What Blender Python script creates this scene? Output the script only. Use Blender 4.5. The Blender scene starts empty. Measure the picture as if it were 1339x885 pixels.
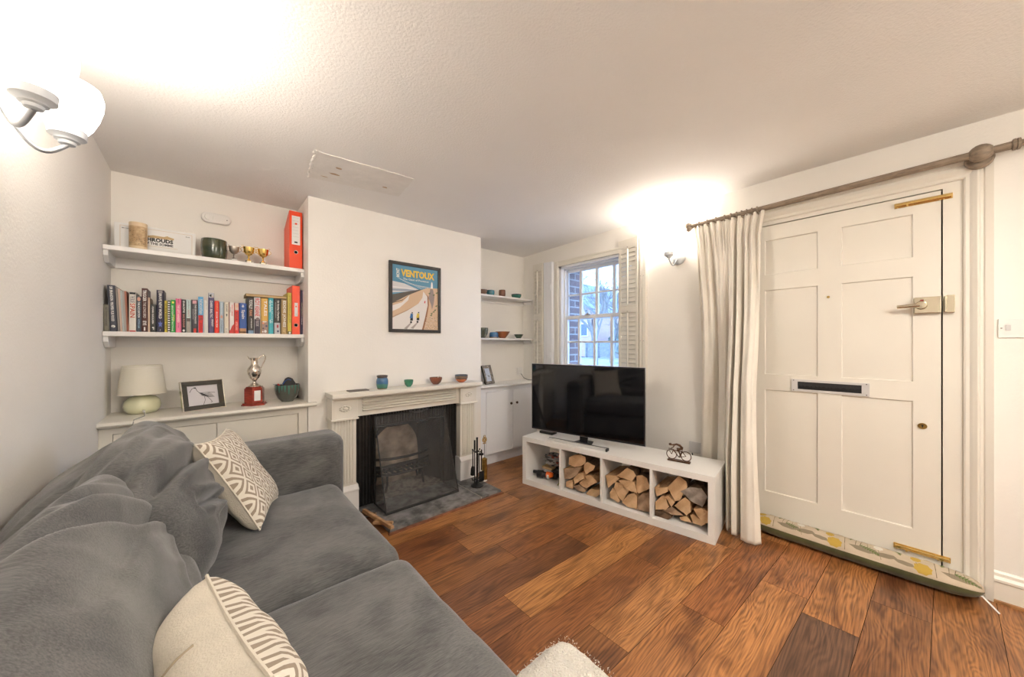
import bpy, math, random
from mathutils import Vector, Matrix, noise
from math import sin, cos, pi, radians as R
C = bpy.context.scene.collection
WM = {}

# ------------------------------------------------------------ materials
def _n(t, typ, x=0, y=0):
    n = t.nodes.new(typ); n.location = (x, y); return n

def mat(name, col, rough=0.5, metal=0.0, noise_scale=0, noise_amt=0.0, bump=0.0, bump_scale=60, coat=0.0,
        sheen=0.0, stretch=(1, 1, 1), emit=0.0, trans=0.0, ior=1.45, alpha=1.0, col2=None, spec=0.5):
    m = bpy.data.materials.new(name); m.use_nodes = True
    t = m.node_tree; b = t.nodes['Principled BSDF']
    b.inputs['Base Color'].default_value = (*col, 1)
    b.inputs['Roughness'].default_value = rough
    b.inputs['Metallic'].default_value = metal
    b.inputs['Specular IOR Level'].default_value = spec
    b.inputs['Coat Weight'].default_value = coat
    b.inputs['Sheen Weight'].default_value = sheen
    b.inputs['Transmission Weight'].default_value = trans
    b.inputs['IOR'].default_value = ior
    b.inputs['Alpha'].default_value = alpha
    if emit:
        b.inputs['Emission Color'].default_value = (*col, 1); b.inputs['Emission Strength'].default_value = emit
    tc = _n(t, 'ShaderNodeTexCoord', -1200); mp = _n(t, 'ShaderNodeMapping', -1000)
    mp.inputs['Scale'].default_value = stretch
    t.links.new(tc.outputs['Object'], mp.inputs['Vector'])
    if noise_scale:
        nz = _n(t, 'ShaderNodeTexNoise', -800); nz.inputs['Scale'].default_value = noise_scale
        nz.inputs['Detail'].default_value = 6
        t.links.new(mp.outputs[0], nz.inputs['Vector'])
        rp = _n(t, 'ShaderNodeValToRGB', -500)
        c2 = col2 or tuple(min(1, c * (1 + noise_amt)) for c in col)
        c1 = col if col2 else tuple(c * (1 - noise_amt) for c in col)
        rp.color_ramp.elements[0].color = (*c1, 1); rp.color_ramp.elements[1].color = (*c2, 1)
        rp.color_ramp.elements[0].position = .35; rp.color_ramp.elements[1].position = .65
        t.links.new(nz.outputs['Fac'], rp.inputs['Fac']); t.links.new(rp.outputs[0], b.inputs['Base Color'])
    if bump:
        n2 = _n(t, 'ShaderNodeTexNoise', -800, -300); n2.inputs['Scale'].default_value = bump_scale
        n2.inputs['Detail'].default_value = 4
        t.links.new(mp.outputs[0], n2.inputs['Vector'])
        bp = _n(t, 'ShaderNodeBump', -300, -300); bp.inputs['Strength'].default_value = bump
        bp.inputs['Distance'].default_value = .01
        t.links.new(n2.outputs['Fac'], bp.inputs['Height']); t.links.new(bp.outputs[0], b.inputs['Normal'])
    return m

M = {}
def mm(key, *a, **k):
    if key not in M: M[key] = mat(key, *a, **k)
    return M[key]

mm('wall_paint', (.865, .83, .77), .75, noise_scale=3, noise_amt=.015, bump=.10, bump_scale=90)
mm('ceiling_paint', (.875, .85, .815), .85, noise_scale=2.5, noise_amt=.012, bump=.26, bump_scale=110)
mm('patch_paint', (.83, .795, .745), .85, noise_scale=16, noise_amt=.03, bump=.35, bump_scale=40)
mm('bare_plaster', (.50, .36, .24), .9, noise_scale=30, noise_amt=.2)
mm('white_gloss', (.81, .765, .675), .32, noise_scale=4, noise_amt=.01, bump=.03, bump_scale=40)
mm('white_trim', (.83, .81, .78), .35)
mm('cool_trim', (.84, .85, .87), .35)
mm('cream_trim', (.79, .75, .665), .38, bump=.03, bump_scale=50)
mm('white_plastic', (.82, .80, .76), .35)
mm('grey_plastic', (.62, .60, .58), .4)
mm('black_plastic', (.012, .012, .013), .35)
mm('matt_black', (.015, .015, .014), .6, bump=.2, bump_scale=80)
mm('black_iron', (.014, .014, .014), .5, metal=.2, noise_scale=30, noise_amt=.4, bump=.15, bump_scale=120)
mm('black_iron_polish', (.010, .010, .010), .30, noise_scale=20, noise_amt=.4, bump=.1, bump_scale=60)
mm('brass', (.80, .57, .22), .16, metal=1.0, bump=.03, bump_scale=40)
mm('old_brass', (.46, .30, .09), .35, metal=1.0, noise_scale=30, noise_amt=.3)
mm('pale_brass', (.60, .54, .42), .18, metal=1.0)
mm('chrome', (.70, .68, .64), .12, metal=1.0)
mm('steel', (.46, .48, .51), .35, metal=.85)
mm('satin_steel', (.66, .69, .72), .45, metal=.2)
mm('gold', (.90, .66, .22), .12, metal=1.0)
mm('pewter', (.42, .38, .34), .28, metal=1.0)
mm('silver', (.72, .66, .58), .10, metal=1.0, bump=.25, bump_scale=50)
mm('glow_glass', (1.0, .95, .89), .3, emit=3.2)
mm('slate', (.17, .165, .16), .6, noise_scale=14, noise_amt=.55, bump=.6, bump_scale=25)
mm('mortar', (.30, .28, .25), .9, bump=.4)
mm('fire_brick', (.62, .50, .38), .95, noise_scale=9, noise_amt=.45, bump=.7, bump_scale=25)
mm('soot', (.035, .030, .026), .95, noise_scale=6, noise_amt=.6, bump=.4, bump_scale=30)
mm('ash', (.26, .23, .20), 1.0, noise_scale=30, noise_amt=.4, bump=.8, bump_scale=60)
mm('dark_rod', (.26, .20, .145), .5, noise_scale=25, noise_amt=.25, stretch=(4, 1, 4), bump=.1)
mm('curtain_cloth', (.84, .785, .69), .9, sheen=.2, noise_scale=6, noise_amt=.03, bump=.12, bump_scale=350)
mm('paper', (.80, .76, .68), .8, noise_scale=60, noise_amt=.08, stretch=(60, 1, 1))
mm('white_paper', (.82, .81, .79), .7)
mm('black_ink', (.02, .02, .022), .6)
mm('cork_tan', (.55, .40, .22), .8)
mm('cream_ceramic', (.76, .76, .52), .12, coat=.6)
mm('lamp_fabric', (.76, .715, .60), .85, bump=.15, bump_scale=300)
mm('wood_red', (.30, .035, .018), .22, noise_scale=18, noise_amt=.3, stretch=(1, 1, 6), coat=.5)
mm('binder_red', (.86, .075, .018), .38)
mm('mantel_coaster', (.17, .145, .125), .6)
mm('tv_screen', (.004, .004, .005), .06, coat=.5, spec=1.0)
mm('tv_bezel', (.012, .012, .014), .3)
mm('aluminium', (.6, .6, .62), .3, metal=1.0)
mm('white_laminate', (.86, .84, .805), .38, noise_scale=5, noise_amt=.01)
mm('bronze', (.11, .055, .03), .38, metal=.75, noise_scale=40, noise_amt=.35)
mm('sheepskin', (.80, .75, .655), 1.0, sheen=.4, noise_scale=40, noise_amt=.06, bump=1.0, bump_scale=160)
mm('dark_fabric', (.05, .05, .052), .9)
mm('plain_canvas', (.72, .655, .54), .95, noise_scale=14, noise_amt=.05, bump=.35, bump_scale=260, sheen=.2)
mm('outside_brick', (.35, .30, .33), .9, noise_scale=6, noise_amt=.15)
mm('slate_roof', (.20, .23, .27), .8, noise_scale=4, noise_amt=.2)
mm('asphalt', (.36, .38, .41), .9, noise_scale=2, noise_amt=.2)
mm('twig', (.20, .19, .18), .95)
mm('hedge', (.16, .20, .18), .95, noise_scale=6, noise_amt=.5, bump=1, bump_scale=8)
mm('fence_wood', (.24, .25, .26), .9, noise_scale=6, noise_amt=.2)

# clear window glass
def glass_mat():
    m = bpy.data.materials.new('window_glass'); m.use_nodes = True; t = m.node_tree
    t.nodes.clear(); o = _n(t, 'ShaderNodeOutputMaterial'); mx = _n(t, 'ShaderNodeMixShader')
    tr = _n(t, 'ShaderNodeBsdfTransparent'); gl = _n(t, 'ShaderNodeBsdfGlossy'); fr = _n(t, 'ShaderNodeFresnel')
    tr.inputs[0].default_value = (.93, .96, 1, 1); gl.inputs['Roughness'].default_value = .02; fr.inputs[0].default_value = 1.45
    t.links.new(fr.outputs[0], mx.inputs[0]); t.links.new(tr.outputs[0], mx.inputs[1]); t.links.new(gl.outputs[0], mx.inputs[2])
    t.links.new(mx.outputs[0], o.inputs[0]); return m
M['window_glass'] = glass_mat()
def mesh_mat(name, col, fac):
    m = bpy.data.materials.new(name); m.use_nodes = True; t = m.node_tree
    t.nodes.clear(); o = _n(t, 'ShaderNodeOutputMaterial'); mx = _n(t, 'ShaderNodeMixShader')
    tr = _n(t, 'ShaderNodeBsdfTransparent'); gl = _n(t, 'ShaderNodeBsdfPrincipled')
    gl.inputs['Base Color'].default_value = (*col, 1); gl.inputs['Roughness'].default_value = .45
    mx.inputs[0].default_value = fac
    t.links.new(tr.outputs[0], mx.inputs[1]); t.links.new(gl.outputs[0], mx.inputs[2]); t.links.new(mx.outputs[0], o.inputs[0]); return m
M['wire_gauze'] = mesh_mat('wire_gauze', (.07, .066, .062), .40)
M['clear_plastic'] = mesh_mat('clear_plastic', (.55, .55, .54), .45)

# brushed velvet upholstery: nap streaks and cloudy rubbed areas
def velvet():
    m = bpy.data.materials.new('grey_velvet'); m.use_nodes = True; t = m.node_tree; b = t.nodes['Principled BSDF']
    tc = _n(t, 'ShaderNodeTexCoord'); mp = _n(t, 'ShaderNodeMapping'); mp.inputs['Scale'].default_value = (1.0, 1.0, 5.0)
    mp.inputs['Rotation'].default_value = (0, 0, .25)
    mp.inputs['Scale'].default_value = (7, 75, 75)
    n1 = _n(t, 'ShaderNodeTexNoise'); n1.inputs['Scale'].default_value = 4; n1.inputs['Detail'].default_value = 8; n1.inputs['Roughness'].default_value = .65
    n2 = _n(t, 'ShaderNodeTexNoise'); n2.inputs['Scale'].default_value = 5.5; n2.inputs['Detail'].default_value = 5; n2.inputs['Distortion'].default_value = .8
    t.links.new(tc.outputs['Object'], mp.inputs[0]); t.links.new(mp.outputs[0], n1.inputs[0]); t.links.new(tc.outputs['Object'], n2.inputs[0])
    mx = _n(t, 'ShaderNodeMath'); mx.operation = 'MULTIPLY_ADD'; mx.inputs[1].default_value = .55
    ml = _n(t, 'ShaderNodeMath'); ml.operation = 'MULTIPLY'; ml.inputs[1].default_value = .5
    t.links.new(n2.outputs['Fac'], ml.inputs[0]); t.links.new(n1.outputs['Fac'], mx.inputs[0]); t.links.new(ml.outputs[0], mx.inputs[2])
    rp = _n(t, 'ShaderNodeValToRGB'); e = rp.color_ramp.elements
    e[0].position = .40; e[0].color = (.058, .059, .059, 1); e[1].position = .64; e[1].color = (.165, .162, .155, 1)
    t.links.new(mx.outputs[0], rp.inputs[0]); t.links.new(rp.outputs[0], b.inputs['Base Color'])
    b.inputs['Roughness'].default_value = .85; b.inputs['Sheen Weight'].default_value = .35; b.inputs['Sheen Roughness'].default_value = .4
    bp = _n(t, 'ShaderNodeBump'); bp.inputs['Strength'].default_value = .18; bp.inputs['Distance'].default_value = .01
    t.links.new(n1.outputs['Fac'], bp.inputs['Height']); t.links.new(bp.outputs[0], b.inputs['Normal'])
    return m
M['grey_velvet'] = velvet()

# woven geometric cushion cloth: concentric diamonds
def diamonds(scale=5.8):
    m = bpy.data.materials.new('woven_diamonds'); m.use_nodes = True; t = m.node_tree; b = t.nodes['Principled BSDF']
    uv = _n(t, 'ShaderNodeUVMap'); uv.uv_map = 'UVMap'; sx = _n(t, 'ShaderNodeSeparateXYZ'); t.links.new(uv.outputs[0], sx.inputs[0])
    def M2(op, a, bb=None, c=None):
        n = _n(t, 'ShaderNodeMath'); n.operation = op
        for i, q in enumerate((a, bb, c)):
            if q is None: continue
            if isinstance(q, (int, float)): n.inputs[i].default_value = q
            else: t.links.new(q, n.inputs[i])
        return n.outputs[0]
    def tri(o, s): return M2('ABSOLUTE', M2('SUBTRACT', M2('FRACT', M2('MULTIPLY', o, s)), .5))
    d = M2('ADD', tri(sx.outputs[0], scale), tri(sx.outputs[1], scale * .8))
    st = M2('GREATER_THAN', M2('SINE', M2('MULTIPLY', d, 6.283 * 3.5)), .15)
    mix = _n(t, 'ShaderNodeMix'); mix.data_type = 'RGBA'
    t.links.new(st, mix.inputs[0]); mix.inputs[6].default_value = (.74, .685, .585, 1); mix.inputs[7].default_value = (.32, .255, .19, 1)
    t.links.new(mix.outputs[2], b.inputs['Base Color']); b.inputs['Roughness'].default_value = .95
    bp = _n(t, 'ShaderNodeBump'); bp.inputs['Strength'].default_value = .6; bp.inputs['Distance'].default_value = .004; bp.invert = True
    t.links.new(st, bp.inputs['Height']); t.links.new(bp.outputs[0], b.inputs['Normal'])
    return m
M['woven_diamonds'] = diamonds()

# oak boards: colour attribute times grain figure
def boards():
    m = bpy.data.materials.new('oak_boards'); m.use_nodes = True; t = m.node_tree; b = t.nodes['Principled BSDF']
    uv = _n(t, 'ShaderNodeUVMap'); uv.uv_map = 'UVMap'
    at = _n(t, 'ShaderNodeAttribute'); at.attribute_name = 'board'
    mp = _n(t, 'ShaderNodeMapping'); mp.inputs['Scale'].default_value = (1.3, 5.5, 1); t.links.new(uv.outputs[0], mp.inputs[0])
    nz = _n(t, 'ShaderNodeTexNoise'); nz.inputs['Scale'].default_value = 1.3; nz.inputs['Detail'].default_value = 2; nz.inputs['Distortion'].default_value = .5
    t.links.new(mp.outputs[0], nz.inputs[0])
    su = _n(t, 'ShaderNodeSeparateXYZ'); t.links.new(uv.outputs[0], su.inputs[0]); mv = _n(t, 'ShaderNodeMath'); mv.operation = 'MULTIPLY'; mv.inputs[1].default_value = 400; t.links.new(su.outputs[1], mv.inputs[0])
    ms = _n(t, 'ShaderNodeMath'); ms.operation = 'MULTIPLY_ADD'; ms.inputs[1].default_value = 85; t.links.new(nz.outputs['Fac'], ms.inputs[0]); t.links.new(mv.outputs[0], ms.inputs[2])
    sn = _n(t, 'ShaderNodeMath'); sn.operation = 'SINE'; t.links.new(ms.outputs[0], sn.inputs[0])
    mp2 = _n(t, 'ShaderNodeMapping'); mp2.inputs['Scale'].default_value = (5, 160, 1); t.links.new(uv.outputs[0], mp2.inputs[0])
    n2 = _n(t, 'ShaderNodeTexNoise'); n2.inputs['Scale'].default_value = 1; n2.inputs['Detail'].default_value = 5; t.links.new(mp2.outputs[0], n2.inputs[0])
    n3 = _n(t, 'ShaderNodeTexNoise'); n3.inputs['Scale'].default_value = 3.2; n3.inputs['Detail'].default_value = 3; n3.inputs['Distortion'].default_value = .6
    mp3 = _n(t, 'ShaderNodeMapping'); mp3.inputs['Scale'].default_value = (1, 3, 1); t.links.new(uv.outputs[0], mp3.inputs[0]); t.links.new(mp3.outputs[0], n3.inputs[0])
    a1 = _n(t, 'ShaderNodeMath'); a1.operation = 'MULTIPLY_ADD'; a1.inputs[1].default_value = .085; a1.inputs[2].default_value = -.02
    t.links.new(sn.outputs[0], a1.inputs[0])
    a2 = _n(t, 'ShaderNodeMath'); a2.operation = 'ADD'; t.links.new(a1.outputs[0], a2.inputs[0]); t.links.new(n2.outputs['Fac'], a2.inputs[1])
    rp = _n(t, 'ShaderNodeValToRGB'); e = rp.color_ramp.elements
    e[0].position = .30; e[0].color = (.50, .45, .41, 1); e[1].position = .62; e[1].color = (1.15, 1.16, 1.17, 1)
    t.links.new(a2.outputs[0], rp.inputs[0])
    r3 = _n(t, 'ShaderNodeValToRGB'); e = r3.color_ramp.elements
    e[0].position = .30; e[0].color = (.52, .45, .42, 1); e[1].position = .52; e[1].color = (1.05, 1.05, 1.05, 1)
    t.links.new(n3.outputs['Fac'], r3.inputs[0])
    m1 = _n(t, 'ShaderNodeMix'); m1.data_type = 'RGBA'; m1.blend_type = 'MULTIPLY'; m1.inputs[0].default_value = 1
    m2 = _n(t, 'ShaderNodeMix'); m2.data_type = 'RGBA'; m2.blend_type = 'MULTIPLY'; m2.inputs[0].default_value = 1
    t.links.new(at.outputs['Color'], m1.inputs[6]); t.links.new(rp.outputs[0], m1.inputs[7])
    t.links.new(m1.outputs[2], m2.inputs[6]); t.links.new(r3.outputs[0], m2.inputs[7]); t.links.new(m2.outputs[2], b.inputs['Base Color'])
    b.inputs['Roughness'].default_value = .36; b.inputs['Coat Weight'].default_value = .12; b.inputs['Coat Roughness'].default_value = .28
    bp = _n(t, 'ShaderNodeBump'); bp.inputs['Strength'].default_value = .12; bp.inputs['Distance'].default_value = .003
    t.links.new(a2.outputs[0], bp.inputs['Height']); t.links.new(bp.outputs[0], b.inputs['Normal'])
    return m
M['oak_boards'] = boards()

def brick_mat(name, c1, c2, mortar, scale):
    m = bpy.data.materials.new(name); m.use_nodes = True; t = m.node_tree; b = t.nodes['Principled BSDF']
    tc = _n(t, 'ShaderNodeTexCoord'); sp = _n(t, 'ShaderNodeSeparateXYZ'); cb = _n(t, 'ShaderNodeCombineXYZ'); ad = _n(t, 'ShaderNodeMath')
    t.links.new(tc.outputs['Object'], sp.inputs[0]); t.links.new(sp.outputs[0], ad.inputs[0]); t.links.new(sp.outputs[1], ad.inputs[1])
    t.links.new(ad.outputs[0], cb.inputs[0]); t.links.new(sp.outputs[2], cb.inputs[1])
    br = _n(t, 'ShaderNodeTexBrick'); br.inputs['Scale'].default_value = scale; br.inputs['Color1'].default_value = (*c1, 1)
    br.inputs['Color2'].default_value = (*c2, 1); br.inputs['Mortar'].default_value = (*mortar, 1)
    br.inputs['Brick Width'].default_value = .225; br.inputs['Row Height'].default_value = .075; br.inputs['Mortar Size'].default_value = .008
    t.links.new(cb.outputs[0], br.inputs[0]); t.links.new(br.outputs[0], b.inputs['Base Color']); b.inputs['Roughness'].default_value = .9
    return m
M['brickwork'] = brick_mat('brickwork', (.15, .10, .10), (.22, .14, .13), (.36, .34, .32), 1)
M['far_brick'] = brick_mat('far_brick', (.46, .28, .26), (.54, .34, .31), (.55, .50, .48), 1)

# split firewood: pale end grain with rings / bark
def log_mat(name, c1, c2, sc):
    return mat(name, c1, .85, noise_scale=sc, col2=c2, bump=.5, bump_scale=60, stretch=(1, 1, 1))
M['log_end'] = log_mat('log_end', (.50, .30, .15), (.70, .47, .27), 9)
M['log_end_dark'] = log_mat('log_end_dark', (.24, .15, .09), (.48, .33, .21), 14)
M['log_end_grey'] = log_mat('log_end_grey', (.20, .17, .14), (.40, .34, .29), 20)
M['log_side'] = mat('log_side', (.34, .18, .08), .85, noise_scale=9, col2=(.56, .34, .17), bump=.7, bump_scale=40, stretch=(.3, 3, 3))
M['bark'] = mat('bark', (.07, .04, .022), .95, noise_scale=14, col2=(.20, .12, .07), bump=1, bump_scale=40)

def glaze(name, a, b2, sc=14, rough=.18):
    return mat(name, a, rough, noise_scale=sc, col2=b2, coat=.5)

# ------------------------------------------------------------ mesh builder
class MB:
    def __init__(s, xf=None): s.v = []; s.f = []; s.m = []; s.xf = xf; s.uv = {}
    def add(s, vs, fs, mi=0, xf=None):
        o = len(s.v); x = xf if xf is not None else s.xf
        s.v += [tuple((x @ Vector(p)) if x is not None else p) for p in vs]
        for f in fs: s.f.append(tuple(i + o for i in f)); s.m.append(mi)
        return s
    def box(s, x0, y0, z0, x1, y1, z1, mi=0, xf=None):
        x0, x1 = sorted((x0, x1)); y0, y1 = sorted((y0, y1)); z0, z1 = sorted((z0, z1))
        vs = [(x0,y0,z0),(x1,y0,z0),(x1,y1,z0),(x0,y1,z0),(x0,y0,z1),(x1,y0,z1),(x1,y1,z1),(x0,y1,z1)]
        return s.add(vs, [(0,3,2,1),(4,5,6,7),(0,1,5,4),(1,2,6,5),(2,3,7,6),(3,0,4,7)], mi, xf)
    def prism(s, poly, a0, a1, axis='y', mi=0, cap=None, xf=None):
        # poly in the two other axes; a0..a1 along axis
        n = len(poly)
        def P(p, a): return {'x': (a, p[0], p[1]), 'y': (p[0], a, p[1]), 'z': (p[0], p[1], a)}[axis]
        vs = [P(p, a0) for p in poly] + [P(p, a1) for p in poly]
        s.add(vs, [(i, (i+1) % n, n+(i+1) % n, n+i) for i in range(n)], mi, xf)
        o = len(s.v) - 2*n
        s.f.append(tuple(o+i for i in range(n))[::-1]); s.m.append(mi if cap is None else cap)
        s.f.append(tuple(o+n+i for i in range(n))); s.m.append(mi if cap is None else cap)
        return s
    def lathe(s, prof, c=(0,0,0), seg=32, mi=0, axis='z', xf=None):
        vs = []; fs = []
        for r, z in prof:
            for k in range(seg):
                a = 2*pi*k/seg; x, y = r*cos(a), r*sin(a)
                p = {'z': (x, y, z), 'y': (x, z, y), 'x': (z, x, y)}[axis]
                vs.append((c[0]+p[0], c[1]+p[1], c[2]+p[2]))
        for i in range(len(prof)-1):
            for k in range(seg):
                fs.append((i*seg+k, i*seg+(k+1) % seg, (i+1)*seg+(k+1) % seg, (i+1)*seg+k))
        if prof[0][0] > 1e-5: fs.append(tuple(range(seg))[::-1])
        if prof[-1][0] > 1e-5: fs.append(tuple((len(prof)-1)*seg+k for k in range(seg)))
        return s.add(vs, fs, mi, xf)
    def cyl(s, p0, p1, r, seg=20, mi=0, r1=None):
        return s.tube([p0, p1], [r, r if r1 is None else r1], seg, mi)
    def tube(s, pts, r, seg=10, mi=0, closed=False):
        pts = [Vector(p) for p in pts]; n = len(pts); rr = r if isinstance(r, (list, tuple)) else [r]*n
        vs = []; fs = []; up = None
        for i, p in enumerate(pts):
            if closed: t = pts[(i+1) % n]-pts[i-1]
            else: t = pts[min(i+1, n-1)]-pts[max(i-1, 0)]
            t.normalize()
            if up is None:
                up = Vector((0, 0, 1)) if abs(t.z) < .9 else Vector((1, 0, 0))
            a = t.cross(up).normalized(); b = a.cross(t).normalized(); up = b
            for k in range(seg):
                g = 2*pi*k/seg; q = p+a*cos(g)*rr[i]+b*sin(g)*rr[i]; vs.append(tuple(q))
        m = n if closed else n-1
        for i in range(m):
            j = (i+1) % n
            for k in range(seg): fs.append((i*seg+k, i*seg+(k+1) % seg, j*seg+(k+1) % seg, j*seg+k))
        if not closed:
            fs.append(tuple(range(seg))[::-1]); fs.append(tuple((n-1)*seg+k for k in range(seg)))
        return s.add(vs, fs, mi)
    def ball(s, c, r, seg=20, mi=0, sc=(1,1,1)):
        pr = [(r*sin(pi*i/12), -r*cos(pi*i/12)) for i in range(13)]; pr[0] = (0.0, -r); pr[-1] = (0.0, r)
        vs = []; fs = []
        for q, z in pr:
            for k in range(seg):
                a = 2*pi*k/seg; vs.append((c[0]+q*cos(a)*sc[0], c[1]+q*sin(a)*sc[1], c[2]+z*sc[2]))
        for i in range(12):
            for k in range(seg): fs.append((i*seg+k, i*seg+(k+1) % seg, (i+1)*seg+(k+1) % seg, (i+1)*seg+k))
        return s.add(vs, fs, mi)
    def grid(s, fn, nu, nv, mi=0, cu=False, cv=False):
        o = len(s.v); U = nu if cu else nu+1; V = nv if cv else nv+1
        vs = [fn(i/nu, j/nv) for i in range(U) for j in range(V)]
        fs = []
        for i in range(nu):
            for j in range(nv):
                fs.append((i*V+j, ((i+1) % U)*V+j, ((i+1) % U)*V+(j+1) % V, i*V+(j+1) % V))
        s.add(vs, fs, mi)
        for q in range(len(fs)): pass
        return s
    def rbox(s, c, h, r, n=14, crown=0.0, disp=None, mi=0):
        c = Vector(c); h = Vector(h)
        def pt(P):
            q = Vector([max(-(h[i]-r), min(h[i]-r, P[i]*h[i])) for i in range(3)])
            Q = Vector([P[i]*h[i] for i in range(3)]); d = Q-q
            if d.length > 1e-9: d.normalize()
            w = q+d*r
            w.z += crown*(1-P[0]**2)*(1-P[1]**2)*(1 if P[2] > 0 else 0)*max(0, P[2])
            if disp: w = w+d*disp(c+w)
            return tuple(c+w)
        # denser samples near edges
        ts = []
        for i in range(n+1):
            u = -1+2*i/n; ts.append(u)
        def line(hh):
            rr = min(.999, r/hh); a = [-1+rr*(1-cos(pi/2*i/5))*1.0 for i in range(5)]
            mid = [-(1-rr)+2*(1-rr)*i/n for i in range(n+1)]
            return [-1+rr*(1-cos(pi/2*i/5)) for i in range(5)]+mid+[1-rr*(1-cos(pi/2*i/5)) for i in range(4, -1, -1)]
        L = [line(h[i]) for i in range(3)]
        for ax in range(3):
            for sg in (-1, 1):
                a, b = [(1, 2), (2, 0), (0, 1)][ax]
                A, B = L[a], L[b]; vs = []; fs = []
                for u in A:
                    for w in B:
                        P = [0, 0, 0]; P[ax] = sg; P[a] = u; P[b] = w; vs.append(pt(P))
                for i in range(len(A)-1):
                    for j in range(len(B)-1):
                        f = (i*len(B)+j, (i+1)*len(B)+j, (i+1)*len(B)+j+1, i*len(B)+j+1)
                        fs.append(f if sg > 0 else f[::-1])
                s.add(vs, fs, mi)
        return s
    def build(s, name, mats, parent=None, origin=None, rz=0, smooth=False, bevel=0, weld=False, label=None, angle=40):
        if not isinstance(mats, (list, tuple)): mats = [mats]
        me = bpy.data.meshes.new(name)
        if parent is not None: W = WM[parent]
        else: W = Matrix.Translation(Vector(origin or (0, 0, 0))) @ Matrix.Rotation(rz, 4, 'Z')
        I = W.inverted()
        me.from_pydata([tuple(I @ Vector(p)) for p in s.v], [], s.f)
        for m in mats: me.materials.append(M[m] if isinstance(m, str) else m)
        me.polygons.foreach_set('material_index', s.m)
        me.update()
        if weld or smooth:
            import bmesh
            bm = bmesh.new(); bm.from_mesh(me)
            if weld: bmesh.ops.remove_doubles(bm, verts=bm.verts, dist=1e-5)
            bmesh.ops.recalc_face_normals(bm, faces=bm.faces)
            bm.to_mesh(me); bm.free()
        if smooth:
            me.polygons.foreach_set('use_smooth', [True]*len(me.polygons))
            me.set_sharp_from_angle(angle=R(angle))
        o = bpy.data.objects.new(name, me); C.objects.link(o)
        if parent is not None: o.parent = parent; WM[o] = W
        else: o.matrix_world = W; WM[o] = W
        if bevel:
            b = o.modifiers.new('bevel', 'BEVEL'); b.width = bevel; b.segments = 2; b.limit_method = 'ANGLE'; b.angle_limit = R(40)
        if label: o['label'] = label
        return o

def tag(o, label, cat, group=None, kind=None):
    o['label'] = label; o['category'] = cat
    if group: o['group'] = group
    if kind: o['kind'] = kind
    return o
def struct(o, label=None):
    o['kind'] = 'structure'
    if label: o['label'] = label
    return o
def thing(name, label, cat, loc=(0,0,0), rz=0, group=None):
    o = bpy.data.objects.new(name, None); C.objects.link(o); o.empty_display_size = .05
    W = Matrix.Translation(Vector(loc)) @ Matrix.Rotation(rz, 4, 'Z'); o.matrix_world = W; WM[o] = W
    return tag(o, label, cat, group)

def text_mesh(mb, body, org, xd, yd, w, h, mi=0, bold=.012, lift=0.0004, align='c'):
    """lettering filling a w x h box centred on org, running along xd, letter tops towards yd"""
    cu = bpy.data.curves.new('txt', 'FONT'); cu.body = body; cu.size = 1; cu.offset = bold; cu.resolution_u = 2
    o = bpy.data.objects.new('txt', cu); C.objects.link(o)
    me = bpy.data.meshes.new_from_object(o)
    vs = [v.co.copy() for v in me.vertices]; fs = [tuple(p.vertices) for p in me.polygons]
    bpy.data.objects.remove(o); bpy.data.curves.remove(cu); bpy.data.meshes.remove(me)
    if not vs: return mb
    x0 = min(v.x for v in vs); x1 = max(v.x for v in vs); y0 = min(v.y for v in vs); y1 = max(v.y for v in vs)
    sx = w/max(1e-6, x1-x0); sy = h/max(1e-6, y1-y0)
    org, xd, yd = Vector(org), Vector(xd).normalized(), Vector(yd).normalized(); nn = xd.cross(yd)
    out = [tuple(org+xd*((v.x-(x0+x1)/2)*sx)+yd*((v.y-(y0+y1)/2)*sy)+nn*lift) for v in vs]
    mb.add(out, fs, mi); return mb

def flat(mb, poly, org, xd, yd, mi=0, lift=.0002):
    org, xd, yd = Vector(org), Vector(xd), Vector(yd); nn = xd.cross(yd).normalized()
    mb.add([tuple(org+xd*p[0]+yd*p[1]+nn*lift) for p in poly], [tuple(range(len(poly)))], mi); return mb
def stroke(mb, pts, wd, org, xd, yd, mi=0, lift=.0003):
    for i in range(len(pts)-1):
        a, b = Vector(pts[i]).to_2d(), Vector(pts[i+1]).to_2d(); d = (b-a)
        if d.length < 1e-6: continue
        n = Vector((-d.y, d.x)).normalized()*wd/2
        flat(mb, [a-n, b-n, b+n, a+n], org, xd, yd, mi, lift)
    return mb
# ------------------------------------------------------------ camera
cam = bpy.data.cameras.new('camera'); co = bpy.data.objects.new('camera', cam); C.objects.link(co)
cam.sensor_width = 36; cam.lens = 455/1339*36; cam.shift_y = 7.5/1339; cam.clip_start = .02
ang = math.atan((669.5-264)/455)
co.location = (0, 0, 1.24); co.rotation_euler = (pi/2, 0, -ang)
bpy.context.scene.camera = co

# room constants (metres)
XL, XR = -.40, 2.874
YL, YRb, YC = 3.10, 3.02, 2.74     # back of left alcove, back of right alcove, chimney breast face
CX0, CX1 = .55, 2.034              # chimney breast sides
YF = -1.70                         # wall behind the camera
def ceil_z(x, y):
    s = (2.8-y)/2.17; k = s if s < 1 else 1-.30*(s-1)
    return 2.262+.0067*(x+.4)+.068*k*max(0, (x+.4)/3.27)
random.seed(5)

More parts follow.
